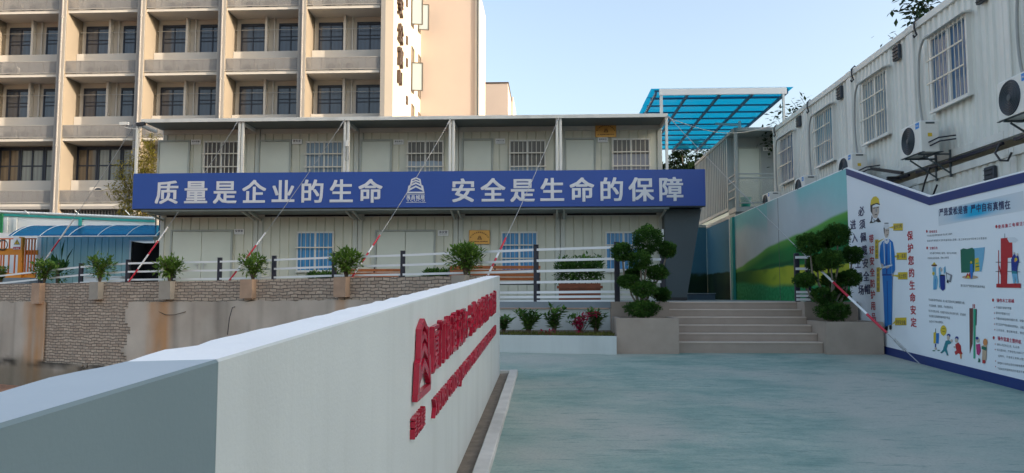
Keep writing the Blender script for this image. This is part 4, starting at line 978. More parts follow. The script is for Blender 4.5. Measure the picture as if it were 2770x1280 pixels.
# the standing worker
shapes([('w',[(2390,612),(2392,606),(2397,604),(2402,606),(2406,613),(2404,616),(2396,616),(2391,622)]), ('k',el(2398,604,7,1.2)), ('s',[(2392,620),(2405,617),(2405,631),(2401,642),(2396,644),(2392,636)]), ('k',[(2390,616),(2393,616),(2393,634),(2391,630)]), ('k',[(2396,624),(2399,623),(2399,625),(2396,626)]), ('k',[(2401,623),(2404,622),(2404,624),(2401,625)]), ('k',[(2398,635),(2402,634),(2402,636),(2398,637)]),
        ('b',[(2386,655),(2396,648),(2406,647),(2415,655),(2420,690),(2421,730),(2415,742),(2413,740),(2412,690),(2412,742),(2386,742),(2386,725),(2382,712),(2379,690),(2381,665)]), ('w',[(2393,645),(2398,652),(2404,645),(2406,652),(2399,662),(2392,655)]), ('n',[(2398,660),(2400,660),(2400,741),(2397,741)]), ('w',[(2390,655),(2392,655),(2394,715),(2392,715)]), ('w',[(2407,655),(2409,655),(2411,715),(2409,715)]),
        ('s',[(2384,712),(2390,716),(2390,724),(2384,722)]), ('w',[(2386,722),(2413,715),(2414,719),(2387,727)]), ('s',[(2396,722),(2404,719),(2406,724),(2398,727)]), ('n',[(2386,742),(2412,742),(2412,746),(2386,746)]),
        ('b',[(2387,746),(2414,745),(2413,800),(2412,878),(2402,880),(2401,800),(2400,800),(2402,882),(2393,884),(2390,810)]), ('n',[(2399,760),(2400.5,760),(2402.5,878),(2401.5,878)]), ('k',[(2394,884),(2401,882),(2401,893),(2396,897),(2393,892)]), ('k',[(2405,881),(2411,879),(2412,890),(2408,893),(2405,890)]), ('s',[(2412,742),(2416,740),(2415,748),(2412,747)])], 'worker_figure')
def tag(x0, y0, x1, y1, txt, tip, vert=False):
    cx, cy = (x0+x1)/2, (y0+y1)/2; pts = [(x0,y0),(x1,y0-1),(x1,y1),(x0,y1)]
    if vert: tp = [(x1-1,y0+3),(tip[0],tip[1]),(x1-1,y0+9)]
    else: tp = [(x0+1,cy-3),(tip[0],tip[1]),(x0+1,cy+4)]
    shapes([('y',pts),('y',tp),('k',[(x0,y1-.8),(x1,y1-.8),(x1,y1),(x0,y1)])], 'callout')
    if vert: vline(txt, (x0+1.5,x0+1.5), (y0+1,y1-1), M['navytext'], x1-x0-3, .03)
    else: hline(txt, x0+2, y1-3, x1-2, M['navytext'], size=(hp(x0,y0).z-hp(x0,y1).z)*.62, bold=.03)
tag(2416,605,2442,624,'戴好安全帽',(2403,616)); tag(2425,684,2453,703,'统一着装',(2411,694)); tag(2429,737,2455,756,'扣上纽扣',(2408,744)); tag(2421,860,2452,880,'穿好安全鞋',(2411,879))
tag(2367,649,2376,700,'系好帽带',(2392,645),True); tag(2371,724,2380,790,'系好安全带',(2396,721),True)
# heading on a pale blue wash
a = hp(2538, 592); b = hp(2768, 520); zt0, zt1 = hp(2640,545).z, hp(2640,593).z; mb = MB(); n = 40
for i in range(n+1):
    y = a.y + (b.y-a.y)*i/n
    for k in range(9): mb.v.append(Vector((XP+.0015, y, zt1+(zt0-zt1)*k/8)))
for i in range(n):
    for k in range(8): mb.f.append([i*9+k, (i+1)*9+k, (i+1)*9+k+1, i*9+k+1]); mb.m.append(0)
wash = mb.build('blue_wash', vcol('printed blue wash', .8, .02), hd)
def wcol(q): f = (a.y-q.y)/(a.y-b.y); g = (q.z-zt1)/(zt0-zt1); e = math.exp(-((f-.48)/.25)**2)*sstep(-.02,.25,g)*sstep(1.02,.75,g); return lerp((.60,.635,.67), (.02,.36,.60), e*1.05)
setcol(wash, wcol)
def hline2(txt, x0, y0, x1, y1, mat_, size_px, bold=.03):
    """heading set along the sheet: end points measured in the photo, height in pixels at the left end"""
    a = hp(x0, y0); b = hp(x1, y1); n = sum(.5 if ord(c) < 128 else 1 for c in txt); pt = (a.y-b.y)/n; sz = hp(x0, y0-size_px).z-a.z
    mb = MB(); x = 0; dz = (b.z-a.z)/n
    for ch in txt:
        wd = .5 if ord(ch) < 128 else 1
        if ch != ' ': mb.text(ch, a+RH*(x*pt)+UH*(x*dz+sz*.1), RH, UH, sz, bold=bold, sx=min(1.2, pt/sz*.95))
        x += wd
    mb.build('lettering', mat_, hd)
hline2('严是爱松是害 严中自有真情在', 2541, 586, 2735, 566, M['navytext'], 22, .035)
def dot(x, y, r=3): shape(el(x, y, r*.75, r*1.3), PR['r'], 2, 'bullet')
for x, y, s in ((2507,626,'用电安全'),(2508,671,'文明行为')): dot(x, y); hline2(s, x+7, y+5, x+29, y+4, M['pinktext'], 8)
dot(2695,613,3.6); hline2('使用施工电梯注意事项', 2700, 619, 2800, 606, M['pinktext'], 11)
dot(2686,812,3.4); hline2('操作木工机械', 2696, 818, 2744, 820, M['pinktext'], 11); dot(2688,914,3.4); hline2('操作混凝土搅拌机', 2699, 921, 2763, 932, M['pinktext'], 12)
for s, x0, y0, x1, y1, z in (('不准私自乱接电线应由专业电工操作',2507,641,2577,636,6),('宿舍内严禁使用大功率电器和明火取暖，施工用电应由专职电工负责接线',2508,655,2670,648,6),('自觉遵守文明施工规定，爱护公共设施',2515,688,2588,688,6),('不随地吐痰乱丢垃圾，保持工地清洁',2509,702,2567,700,6),('施工区内严禁焚烧各类废弃物品',2599,776,2665,780,7),
    ('听从指挥遵守劳动纪律，进入施工现场必须正确佩戴安全帽，',2512,814,2613,824,7),('不准穿拖鞋、高跟鞋，不准酒后作业',2513,830,2578,836,7),('施工现场禁止吸烟，在高处作业时必须系好安全带，穿防滑鞋',2512,844,2613,856,7),('并按要求正确使用各种防护用品',2513,858,2570,864,7),('未经许可不准动用明火',2513,873,2552,876,7),
    ('不准戴手套操作带锯',2694,835,2736,838,7),('锯木时手要离开刀口',2694,850,2732,854,7),('不要在机械运转时清除木屑，加强检查维护',2694,865,2790,874,7),('加工区内严禁吸烟和使用明火，设置灭火器材',2694,880,2790,893,7),('工作完毕，要切断电源，锁好开关箱',2695,896,2790,908,7),
    ('操作人员应持证上岗，专人负责',2697,935,2758,944,7),('料斗提升时，严禁任何人在料斗下停留或通过',2697,950,2800,964,7),('运转中，不准将工具伸入搅拌筒内扒料',2700,966,2800,980,7),('清理料斗坑时必须先切断电源并挂好保险链',2698,985,2800,999,7),('下班前应将搅拌机内外清洗干净，切断电源',2698,1000,2800,1015,7)):
    hline2(s, x0, y0, x1, y1, M['greytext'], z, .0)
for x, y in ((2690,832),(2690,847),(2690,862),(2690,877),(2691,892),(2692,931),(2692,946),(2693,977),(2693,992)): shape(el(x, y, 1.1, 1.7, 8), PR['r'], 2, 'bullet')
# cartoon: street cleaners with a bin
shapes([('br',el(2527,718,8,3.2)),('y',[(2522,716),(2527,709),(2532,716)]),('lb',[(2522,724),(2531,722),(2532,746),(2524,748)]),('y',el(2525,740,3.4,5)),('lb',[(2525,748),(2535,746),(2537,760),(2534,783),(2524,784),(2524,765)]),('b',[(2529,755),(2531,755),(2530,784),(2528,784)]),('lb',[(2539,725),(2545,722),(2546,770),(2540,782)]),('s',el(2546,730,3,5)),('lb',[(2552,725),(2557,720),(2558,735),(2553,742)]),('n',[(2542,745),(2556,744),(2556,782),(2550,787),(2544,782)]),('k',el(2549,745,7,2)),('gr',[(2558,736),(2575,744),(2571,764),(2561,760)]),('w',[(2561,741),(2571,746),(2568,758),(2562,756)]),('k',el(2563,762,2.6,4))], 'cleaners_picture')
vline('垃圾桶', (2545.5,2545.5), (752,778), PR['w'], 7, .02)
# burning rubbish next to a green wood
shapes([('lb',[(2632,672),(2664,669),(2661,700),(2655,735),(2634,735)]),('g',[(2598,676),(2606,672),(2616,674),(2630,670),(2636,676),(2637,705),(2634,737),(2600,738)]),('y',[(2637,700),(2647,697),(2650,733),(2637,735)]),('lg',[(2639,712),(2648,710),(2648,713),(2639,715)]),('g',[(2639,721),(2649,719),(2649,722),(2639,724)]),('tan',el(2624,750,22,5)),('r',[(2611,752),(2617,738),(2620,744),(2624,735),(2628,752)]),('y',[(2614,752),(2619,744),(2624,752)]),('b',[(2624,715),(2631,714),(2632,735),(2630,754),(2626,754),(2624,735)]),('y',el(2627,710,2.6,3.6))], 'burning_picture')
# hoist operator
shapes([('r',[(2707,645),(2726,643),(2731,652),(2738,656),(2739,697),(2726,698),(2724,768),(2707,768)]),('gr',[(2717,632),(2718.5,632),(2718.5,645),(2717,645)]),('w',[(2724,645),(2730,642),(2745,642),(2755,650),(2745,656),(2730,656)]),('r',[(2700,677),(2702,677),(2702,768),(2700,768)]),('r',[(2701,720),(2703,718),(2708,735),(2707,745)]),('k',[(2693,708.8),(2709,708.8),(2709,710.2),(2693,710.2)]),('k',[(2693,733.8),(2707,733.8),(2707,735.2),(2693,735.2)]),('k',[(2725,708.8),(2760,708.8),(2760,710.2),(2725,710.2)]),('k',[(2725,734),(2760,735),(2760,736.4),(2725,735.4)]),('r',[(2695,768),(2761,767),(2761,779),(2695,778)]),
        ('n',[(2735,702),(2741,690),(2744,686),(2746,690),(2748,696),(2752,690),(2755,696),(2756,706),(2752,722),(2751,735),(2736,732)]),('y',el(2748,702,4,5)),('o',el(2746,706,3,3)),('s',el(2743,685,2,3)),('s',el(2752,688,2,3)),('t',[(2736,732),(2752,735),(2751,741),(2737,740)]),('lb',[(2737,740),(2751,741),(2754,766),(2750,767),(2745,748),(2745,766),(2741,767)])], 'hoist_picture')
# running men and a rope hoist
shapes([('y',[(2525,900),(2532,898),(2531,929),(2525,929)]),('b',[(2532,902),(2540,901),(2539,930),(2532,929)]),('k',[(2530,889),(2531.5,889),(2531.5,900),(2530,900)]),('n',[(2529,930),(2532,930),(2532,940),(2529,944)]),('s',el(2531,943,3,4)),('g',el(2526,949,4,1.6)),('g',el(2539,948,3.5,1.4))], 'post_picture')
shapes([('y',el(2552,894,8.5,14)),('y',[(2550,904),(2558,903),(2552,910)]),('k',[(2548,888),(2557,889),(2557,890.2),(2548,889.2)]),('k',[(2549,896),(2556,897),(2556,898.2),(2549,897.2)])], 'speech_bubble')
shapes([('n',el(2566,908,5,5)),('s',el(2565,914,4,7)),('t',[(2558,922),(2566,920),(2574,924),(2572,930),(2564,932),(2560,948),(2551,944)]),('s',el(2574,922,3,4)),('t',[(2552,944),(2561,945),(2565,960),(2561,960),(2556,950),(2549,955),(2545,953)]),('k',[(2544,953),(2549,954),(2548,956),(2544,955)]),('k',[(2561,959),(2566,961),(2565,962),(2560,961)])], 'running_man')
shapes([('n',el(2588,916,5,6)),('s',el(2587,921,4.5,6)),('r',[(2584,932),(2592,926),(2599,935),(2600,950),(2593,953),(2586,945)]),('r',[(2582,952),(2590,945),(2600,950),(2604,957),(2600,960),(2592,956),(2585,961)]),('s',el(2582,939,2.5,3)),('o',[(2596,958),(2601,958),(2601,969),(2598,971)])], 'running_man')
shapes([('br',[(2622,834),(2632,834),(2632,880),(2631,930),(2623,958)]),('r',[(2631,823),(2633,822),(2633,835),(2631,835)]),('r',[(2635,823),(2637,823),(2637,835),(2635,835)]),('lg',[(2633,836),(2639,836),(2638,970),(2633,970)]),('k',[(2639,836),(2642,836),(2641,880),(2639,881)]),('s',el(2645,920,5,7)),('n',el(2643,915,4,4)),('m',[(2640,932),(2651,930),(2653,950),(2648,962),(2642,958)]),('g',[(2647,968),(2651,972),(2651,980),(2645,980)]),('o',el(2665,926,6,10)),('tan',[(2658,934),(2669,934),(2668,974),(2656,974)]),('g',[(2655,936),(2669,940),(2667,949),(2655,944)]),('r',[(2657,974),(2665,974),(2665,983),(2657,983)])], 'rope_hoist_picture')
# ------------------------------------------------------------------ apartment building behind
YB0 = 40.0; DEP = 1.5; YW2 = YB0+DEP
wallc = paint('apartment cream render', (.52,.47,.40), .85, var=.05, scale=.5, dirt=.06, bmp=.05)
bandc = paint('apartment white parapet', (.54,.51,.46), .8, var=.04, scale=.5, bmp=.03)
finc = paint('apartment grey edge', (.29,.275,.255), .8, var=.04, scale=.5, bmp=.03)
finw = paint('apartment tan fin', (.22,.185,.14), .85, var=.05, scale=.6, bmp=.04)
winf = paint('dark bronze frame', (.012,.018,.035), .4, var=.1)
wing = glassy('apartment dark glass', (.028,.045,.075), .04, 1.0, fold=.3, scale=8)
wing2 = glassy('apartment ground floor glass over curtain', (.23,.235,.205), .06, .7, fold=.25, scale=9)
wing3 = glassy('apartment glass beside brown curtain', (.13,.10,.065), .06, .7, fold=.25, scale=9)
b = thing('apartment_building', 'tall cream apartment block with deep balconies behind the container offices', 'building', (-16, YB0, T))
zs = [on(100, py, Y=YB0).z for py in (558, 381, 207, 35, -140)]         # undersides of the slabs
FX = [on(px, 200, Y=YB0).x for px in (-52, 163, 377, 597, 815, 1040)]
H = zs[-1]+1.5
mb = MB()
for z in zs: mb.box(FX[0]-4, FX[-1]-.3, YB0+.12, YW2+.3, z, z+.16)
mb.build('slab', bandc, b)
mb = MB(); mb.box(FX[0]-4, FX[-1]-.3, YW2, YW2+8, T, H); mb.build('wall', wallc, b)
mb = MB(); mb.box(FX[0]-4, FX[-1]-.3, YB0+.10, YB0+.6, zs[0]-.15, zs[0]-.004); mb.build('fascia', finc, b)
for k, x in enumerate(FX[:-1]):
    mb = MB(); mb.box(x-.20, x+.22, YB0+.012, YW2-.01, T+3, H); mb.build('fin', finw, b)
    mb = MB(); mb.box(x-.22, x+.20, YB0-.03, YB0+.010, T+3.0, H); mb.build('fin_edge', finc, b)
    mb = MB(); mb.tube([(x+.02, YB0-.09, zs[0]-.4), (x+.02, YB0-.09, H)], .06, 8)
    for z in zs: mb.lathe([(.085,0),(.085,.12)], (x+.02,YB0-.09,z-.35), 'z', 8)
    mb.build('drainpipe', paint('grey pipe', (.20,.19,.18), .6) if k == 0 else bpy.data.materials['grey pipe'], b)
railm, t_, p_ = newmat('perforated balcony mesh'); p_.inputs['Base Color'].default_value = (.21,.205,.20,1); p_.inputs['Roughness'].default_value = .6
tr_ = N(t_, 'BsdfTransparent'); mx_ = N(t_, 'MixShader'); ch = N(t_, 'TexChecker'); ch.inputs['Scale'].default_value = 22; gg = N(t_, 'NewGeometry'); mp = N(t_, 'Mapping'); mp.inputs['Rotation'].default_value = (0, rad(45), 0); t_.links.new(gg.outputs['Position'], mp.inputs[0]); t_.links.new(mp.outputs[0], ch.inputs['Vector'])
t_.links.new(ramp(t_, ch.outputs['Fac'], -.9, 1.35), mx_.inputs[0]); t_.links.new(tr_.outputs[0], mx_.inputs[1]); t_.links.new(p_.outputs[0], mx_.inputs[2]); t_.links.new(mx_.outputs[0], t_.nodes['Material Output'].inputs[0])
def awin(x0, x1, z0, z1, y, glass, nv, hz, fr=.06):
    mb = MB(); mb.box(x0,x1,y-.08,y,z0,z0+fr); mb.box(x0,x1,y-.08,y,z1-fr*2.2,z1); mb.box(x0,x0+fr,y-.08,y,z0+fr,z1-fr*2.2); mb.box(x1-fr,x1,y-.08,y,z0+fr,z1-fr*2.2)
    for k in range(1, nv): x = x0+(x1-x0)*k/nv; mb.box(x-fr*.5,x+fr*.5,y-.07,y-.01,z0+fr,z1-fr*2.2)
    for q in hz: z = z0+(z1-z0)*q; mb.box(x0+fr,x1-fr,y-.065,y-.015,z-fr*.4,z+fr*.4)
    f = mb.build('window', winf, b); mb = MB(); mb.quad((x0+fr,y-.03,z0+fr),(x1-fr,y-.03,z0+fr),(x1-fr,y-.03,z1-fr),(x0+fr,y-.03,z1-fr)); mb.build('pane', glass, f)
FL = ['first', 'second', 'third', 'top']; BY = ['leftmost', 'second', 'third', 'fourth', 'rightmost']
acm = paint('ac on ledge', (.40,.39,.36), .6)
rngA = random.Random(3)
for k in range(5):
    x0, x1 = FX[k]+.22, FX[k+1]-.22 if k < 4 else FX[5]-.20
    for fl in range(4):
        z0 = zs[fl]+.16; ztop = zs[fl+1]
        if fl == 0 and k > 1: continue
        mb = MB(); mb.box(x0, x1, YB0+.06, YB0+.075, z0+.06, z0+.66); mb.build('balcony_mesh', railm, b)
        mb = MB(); mb.box(x0,x1,YB0+.05,YB0+.09,z0+.66,z0+.70); mb.box(x0,x1,YB0+.05,YB0+.09,z0+.02,z0+.06)
        for q in range(6): x = x0+.02+(x1-x0-.04)*q/5; mb.box(x-.02,x+.02,YB0+.077,YB0+.115,z0+.06,z0+.66)
        mb.build('balcony_rail', finc, b)
        mb = MB(); mb.box(x0+.02, x1-.02, YB0+1.0, YB0+1.1, z0, z0+1.38); mb.build('parapet', bandc, b)
        if fl > 0:
            wz0, wz1 = z0+1.3, ztop-.30; xm = x0 + 1.78
            awin(x0+.25, xm-.16, wz0-.7, wz1, YW2-.004, wing, 2, (.60,.68)); awin(xm+.62, x1-.22, wz0-.7, wz1, YW2-.004, wing, 2, (.62,.70))
            mb = MB(); mb.box(xm-.06, xm+.06, YB0+1.11, YW2-.09, z0+.1, ztop-.005); mb.build('partition', bandc, b)
            mb = MB(); mb.tube([(xm+.38,YW2-.1,z0),(xm+.38,YW2-.1,ztop)], .05, 6); mb.build('drainpipe', bandc, b)
            mb = MB(); mb.tube([(x0+.03,YB0+1.25,wz1-.42),(x1-.03,YB0+1.25,wz1-.42)], .016, 5); mb.build('drying_rail', M['steel'], b)
            for q in range(2):
                if rngA.random() < .12 and k < 3: continue
                cx = xm-.55+q*.95+rngA.uniform(-.15,.15); t = thing('air_conditioner', 'air conditioner behind the balcony mesh, %s floor shown, %s bay, %s one' % (FL[fl], BY[k], ('left','right')[q]), 'air conditioner', (cx, YB0+.8, z0), 'air conditioners on the apartment ledges')
                hh = .50 if q == 0 else .56; mb = MB(); mb.cbox(cx-.38,cx+.38,YB0+.45,YB0+.75,z0+.02,z0+hh+.05,.02); mb.build('casing', acm, t)
                mb = MB(); mb.disc((cx-.09,YB0+.447,z0+hh*.55),.20,'y',18); mb.build('fan', M['acdark'], t)
        else:
            xa_, xb_ = x0+.02, x1-.02; z1_ = ztop-.05; e = xa_+(xb_-xa_)*.30
            awin(xa_, e, z0+1.1, z1_, YW2-.004, wing3, 2, (.52,), .09); awin(e+.02, e+(xb_-e)*.5, z0+1.1, z1_, YW2-.004, wing2, 2, (.52,), .09); awin(e+(xb_-e)*.5+.02, xb_, z0+1.1, z1_, YW2-.004, wing2, 2, (.52,), .09)
c = on(272, 522, Y=YB0+.8)
t = thing('air_conditioner', 'air conditioner with large dark fan above the low balcony mesh', 'air conditioner', (c.x, YB0+.8, c.z-.4)); mb = MB(); mb.cbox(c.x-.5,c.x+.5,YB0+.55,YB0+.9,zs[0]+.18,c.z+.28,.02); mb.build('casing', bandc, t)
mb = MB(); mb.disc((c.x,YB0+.546,c.z-.02),.26,'y',22); mb.disc((c.x,YB0+.546,c.z-.62),.24,'y',22); mb.build('fan', M['acdark'], t)
# dark louvred base storey
mb = MB(); mb.box(FX[0]-4, FX[3], YB0+.7, YB0+.9, T, zs[0]-.16); mb.build('base_wall', winf, b)
mb = MB(); x = FX[0]
while x < FX[2]+1: mb.box(x-.035,x+.035,YB0+.55,YB0+.69,T+.5,zs[0]-.16); x += .17
mb.build('louvres', finc, b)
# end pier and sunlit end wall
XE = on(1063,200,Y=YB0).x
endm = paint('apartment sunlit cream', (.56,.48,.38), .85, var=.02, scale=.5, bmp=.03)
peach = paint('apartment peach render', (.43,.36,.315), .85, var=.03, scale=.4, bmp=.03)
YE = 48.7; XE2 = on(1289,200,Y=YE).x
mb = MB(); mb.box(FX[-1]-.22, FX[-1]+.02, YB0-.02, YW2, T, H); mb.build('fin', finc, b)
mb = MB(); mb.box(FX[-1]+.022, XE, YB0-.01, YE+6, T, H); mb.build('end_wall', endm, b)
mb = MB(); mb.box(XE+.002, XE2, YE, YE+7, T, H); mb.build('stair_tower', peach, b)
mb = MB(); mb.box(XE2-.10, XE2+.02, YE-.05, YE-.002, T, H); mb.build('corner_trim', bandc, b)
mb = MB(); mb.tube([(XE2+.10,YE-.08,T),(XE2+.10,YE-.08,H)], .07, 8); mb.build('drainpipe', M['slate'], b)
sgm = paint('brown sign letters', (.055,.035,.025), .5)
mb = MB()
for ch, py in (('安',28),('公',103),('寓',168),('N',222)):
    p = on(1075, py, X=XE+.05); mb.text(ch, (XE+.02, p.y, p.z), (0,1,0), (0,0,1), 1.15 if ch != 'N' else 1.0, bold=.03, ext=.16)
mb.build('sign_letters', sgm, b)
for py in (5, 108, 168, 270): p = on(1100, py, X=XE+.02); mb = MB(); mb.box(XE+.005,XE+.09,p.y-.14,p.y+.14,p.z-.28,p.z+.20); mb.build('grille', sgm, b)
brz = paint('brown window frame', (.09,.075,.06), .5); palegl = glassy('pale reflecting glass', (.30,.36,.36), .06, .9)
for r_i, (pt_, pb_) in enumerate(((-45,75),(130,252),(285,405))):
    for ci, px in enumerate((1116, 1134)):
        pa = on(px, pt_+ci*22, X=XE); pb = on(px, pb_+ci*14, X=XE); ya, yb = pa.y-.42, pa.y+.42
        z0_, z1_ = pb.z, pa.z
        mb = MB(); X = XE+.004; f = .07
        mb.box(X,X+.05,ya,yb,z0_,z0_+f); mb.box(X,X+.05,ya,yb,z1_-f,z1_); mb.box(X,X+.05,ya,ya+f,z0_+f,z1_-f); mb.box(X,X+.05,yb-f,yb,z0_+f,z1_-f); zm = z0_+(z1_-z0_)*.62; mb.box(X,X+.045,ya+f,yb-f,zm-.04,zm+.04)
        wn = mb.build('window', brz, b); mb = MB(); mb.quad((X+.02,ya+f,z0_+f),(X+.02,yb-f,z0_+f),(X+.02,yb-f,z1_-f),(X+.02,ya+f,z1_-f)); mb.build('pane', wing3, wn)
        if (r_i, ci) in ((0,0),(0,1),(1,0)):
            mb = MB(); a_ = Vector((X+.06,ya,0)); d_ = Vector((.62,.12,0)); q_ = [a_+Vector((0,0,z0_+.02)), a_+d_+Vector((0,0,z0_+.02)), a_+d_+Vector((0,0,zm)), a_+Vector((0,0,zm))]
            for m1, m2 in zip(q_, q_[1:]+q_[:1]): mb.bar(m1, m2, .05, .06)
            sh = mb.build('open_sash', brz, wn); mb = MB(); mb.add(q_, [(0,1,2,3)]); mb.build('pane', palegl, sh)
t = thing('apartment_building', 'lower peach block farther back right of the tall apartment building', 'building', (-4, 62, T))
Y2 = 62.; x0, x1, zt2 = on(1302,300,Y=Y2).x, on(1374,300,Y=Y2).x, on(1340,226,Y=Y2).z
mb = MB(); mb.box(x0-6, x1, Y2, Y2+9, T, zt2); mb.box(x1+.0, x1+.02, Y2+.1, Y2+.2, T, T+1); mb.build('wall', peach, t)
mb = MB(); mb.box(x0-.3,x1+.06,Y2-.06,Y2+9,zt2,zt2+.10); mb.build('coping', sgm, t)
mb = MB(); xx = on(1388,300,Y=Y2+6).x; mb.box(x1+.03,xx,Y2+6,Y2+12,T,on(1380,262,Y=Y2+6).z); mb.build('annex', wallc, t)

# ------------------------------------------------------------------ far left: fence, shed with blue awning, orange gate
sf = thing('site_fence', 'white panel site fence with teal rails and posts at the left', 'fence', (-17, 29.5, T))
q0, q1 = on(-30,573,Y=29.5), on(420,592,Y=29.5); mb = MB(); mb.quad((q0.x,29.5,T),(q1.x,29.5,T),(q1.x,29.5,q1.z),(q0.x,29.5,q0.z)); mb.build('panel', M['white'], sf)
mb = MB(); mb.bar((q0.x,29.46,q0.z-.10),(q1.x,29.46,q1.z-.10),.05,.09); mb.build('rail', M['teal'], sf)
mb = MB(); mb.tube([(q0.x,29.44,q0.z+.02),(q1.x,29.44,q1.z+.02)], .05, 6); mb.build('pipe', M['white'], sf)
for px, mm in ((217,'teal'),(42,'white'),(17,'white')):
    p = on(px,590,Y=29.42); mb = MB(); mb.box(p.x-.06,p.x+.06,29.40,29.45,T,p.z+.02); mb.build('post', M[mm], sf)
for px in (82,217,352):
    p = on(px,585,Y=29.5); mb = MB(); mb.bar((p.x,29.45,p.z+.05),(p.x-.10,29.3,p.z+.22),.03,.03); mb.build('spike', M['white'], sf)
p = on(-20,640,Y=28.5); t = thing('green_net', 'dark green netting strip at the far left edge', 'net', (p.x, 28.5, T)); q = on(7,577,Y=28.5); mb = MB(); mb.box(p.x-1,q.x,28.5,28.56,T,q.z); mb.build('net', M['green'], t)
YS = 26.0; sh = thing('site_shed', 'corrugated shed under a curved blue awning left of the offices', 'shed', (-15, YS, T))
sx0, sx1 = on(100,700,Y=YS).x, on(412,700,Y=YS).x; zsh = on(250,634,Y=YS).z
dx0, dx1, dz = on(356,653,Y=YS).x, on(404,653,Y=YS).x, on(380,653,Y=YS).z
shm = paint('shed panel with painted awning tint', (.36,.56,.54), .5, var=.05, dirt=.1, streak=True)  # white panels; teal light through the awning put into the base colour
mb = MB(); corr(mb, sx0+.1, dx0-.05, T, zsh, YS, .25, .03); mb.quad((dx0-.05,YS,dz),(sx1,YS,dz),(sx1,YS,zsh),(dx0-.05,YS,zsh)); mb.quad((sx0,YS,T),(sx0,YS,zsh),(sx0,YS+3,zsh),(sx0,YS+3,T)); mb.quad((sx0,YS,zsh),(sx1,YS,zsh),(sx1,YS+3,zsh),(sx0,YS+3,zsh)); mb.build('wall', shm, sh)
mb = MB(); mb.cbox(sx0,sx0+.16,YS-.04,YS+.1,T,zsh,.01); mb.build('corner_post', M['contframe'], sh)
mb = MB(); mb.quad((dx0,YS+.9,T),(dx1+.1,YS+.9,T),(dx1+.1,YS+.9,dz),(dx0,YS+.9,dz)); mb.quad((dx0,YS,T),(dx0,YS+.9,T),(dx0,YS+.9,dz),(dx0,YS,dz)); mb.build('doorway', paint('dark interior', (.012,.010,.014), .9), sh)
mb = MB(); mb.box(dx0-.06,dx0,YS-.03,YS+.05,T,dz+.05); mb.box(dx0,dx1+.1,YS-.03,YS+.05,dz,dz+.05); mb.build('door_frame', M['contframe'], sh)
zB_, zF_ = on(250,611,Y=YS).z, on(250,641,Y=YS-1.5).z; ax0, ax1 = on(18,640,Y=YS-1.5).x, on(405,640,Y=YS-1.5).x+.25
prof = [(YS+.02 - 1.52*f, zF_ + (zB_-zF_)*(1-f**2.2)) for f in [i/8 for i in range(9)]]
aw = thing('blue_awning', 'curved blue polycarbonate awning with white ribs over the shed front', 'awning', ((ax0+ax1)/2, YS-.7, zF_))
mb = MB()
for (ya, za_), (yb, zb_) in zip(prof, prof[1:]): mb.add([(ax0,ya,za_),(ax1,ya,za_),(ax1,yb,zb_),(ax0,yb,zb_)], [(0,1,2,3)], True)
mb.build('sheet', M['polyd'], aw)
mb = MB()
for k in range(6):
    x = ax0+.12+(ax1-ax0-.2)*k/5; mb.tube([(x,y,z+.012) for y, z in prof], .012, 6)
mb.tube([(ax0,prof[-1][0]-.01,prof[-1][1]+.02),(ax1,prof[-1][0]-.01,prof[-1][1]+.02)], .02, 6); mb.build('ribs', M['white'], aw)
# orange cage gate
YG = 25.4; og = thing('cage_gate', 'orange barred steel cage gate on a concrete plinth at the left edge', 'gate', (-17.6, YG, T))
gx0, gx1 = on(-60,700,Y=YG).x, on(94,700,Y=YG).x; zt3, zb3 = on(50,646,Y=YG).z, on(50,752,Y=YG).z
mb = MB(); mb.box(gx0,gx1+.02,YG-.25,YG+.8,T,zb3-.0); mb.build('plinth', M['slab'], og)
mb = MB(); xp = on(57,700,Y=YG).x; mb.cbox(xp-.07,xp+.07,YG-.07,YG+.07,zb3,zt3+.05,.01); mb.build('post', M['yellow'] if False else M['orange'], og)
mb = MB(); zm_ = on(50,681,Y=YG).z; mb.box(gx0,xp-.071,YG-.03,YG+.03,zm_-.11,zm_+.11); mb.box(xp+.071,gx1,YG+.12,YG+.17,zm_-.10,zm_+.06); mb.box(gx0,xp-.071,YG-.03,YG+.03,zb3,zb3+.16); mb.box(xp+.071,gx1,YG+.05,YG+.1,zb3,zb3+.18); mb.build('rails', M['orange'], og)
mb = MB()
for px in (-40,-18,3,10,24,40,66,74,82,90): x = on(px,700,Y=YG).x; mb.box(x-.018,x+.018,YG-.018 if px < 57 else YG+.03,YG+.018 if px < 57 else YG+.066,zb3+.1,zt3)
mb.box(gx0,xp,YG-.02,YG+.02,zt3-.02,zt3+.02); mb.box(xp,gx1,YG+.03,YG+.066,zt3-.02,zt3+.02); mb.build('bars', M['orangered'], og)
t = thing('white_board', 'plain white boards behind the orange gate', 'board', (gx0+.5, 27, T)); mb = MB(); mb.box(gx0-.5,on(98,700,Y=27).x,27,27.05,T,on(50,630,Y=27).z); mb.build('board', M['white'], t)
t = thing('warning_sign', 'white warning sign with yellow triangle on the orange gate', 'sign', on(47,660,Y=YG-.05)); s0, s1 = on(37,645,Y=YG-.06), on(56,675,Y=YG-.06)
mb = MB(); mb.cbox(s0.x,s1.x,YG-.075,YG-.035,s1.z,s0.z,.005); mb.build('plate', M['white'], t)
cx_, cz_ = (s0.x+s1.x)/2, s1.z+(s0.z-s1.z)*.62; r_ = .115
def tri(r, yy): return [(cx_-r*.95,yy,cz_-r*.6),(cx_+r*.95,yy,cz_-r*.6),(cx_,yy,cz_+r)]
mb = MB(); mb.prism(tri(r_,YG-.079),(0,.003,0)); sgn = mb.build('triangle_edge', M['black'], t)
mb = MB(); mb.prism(tri(r_*.78,YG-.082),(0,.003,0)); mb.build('triangle', M['yellow'], t)
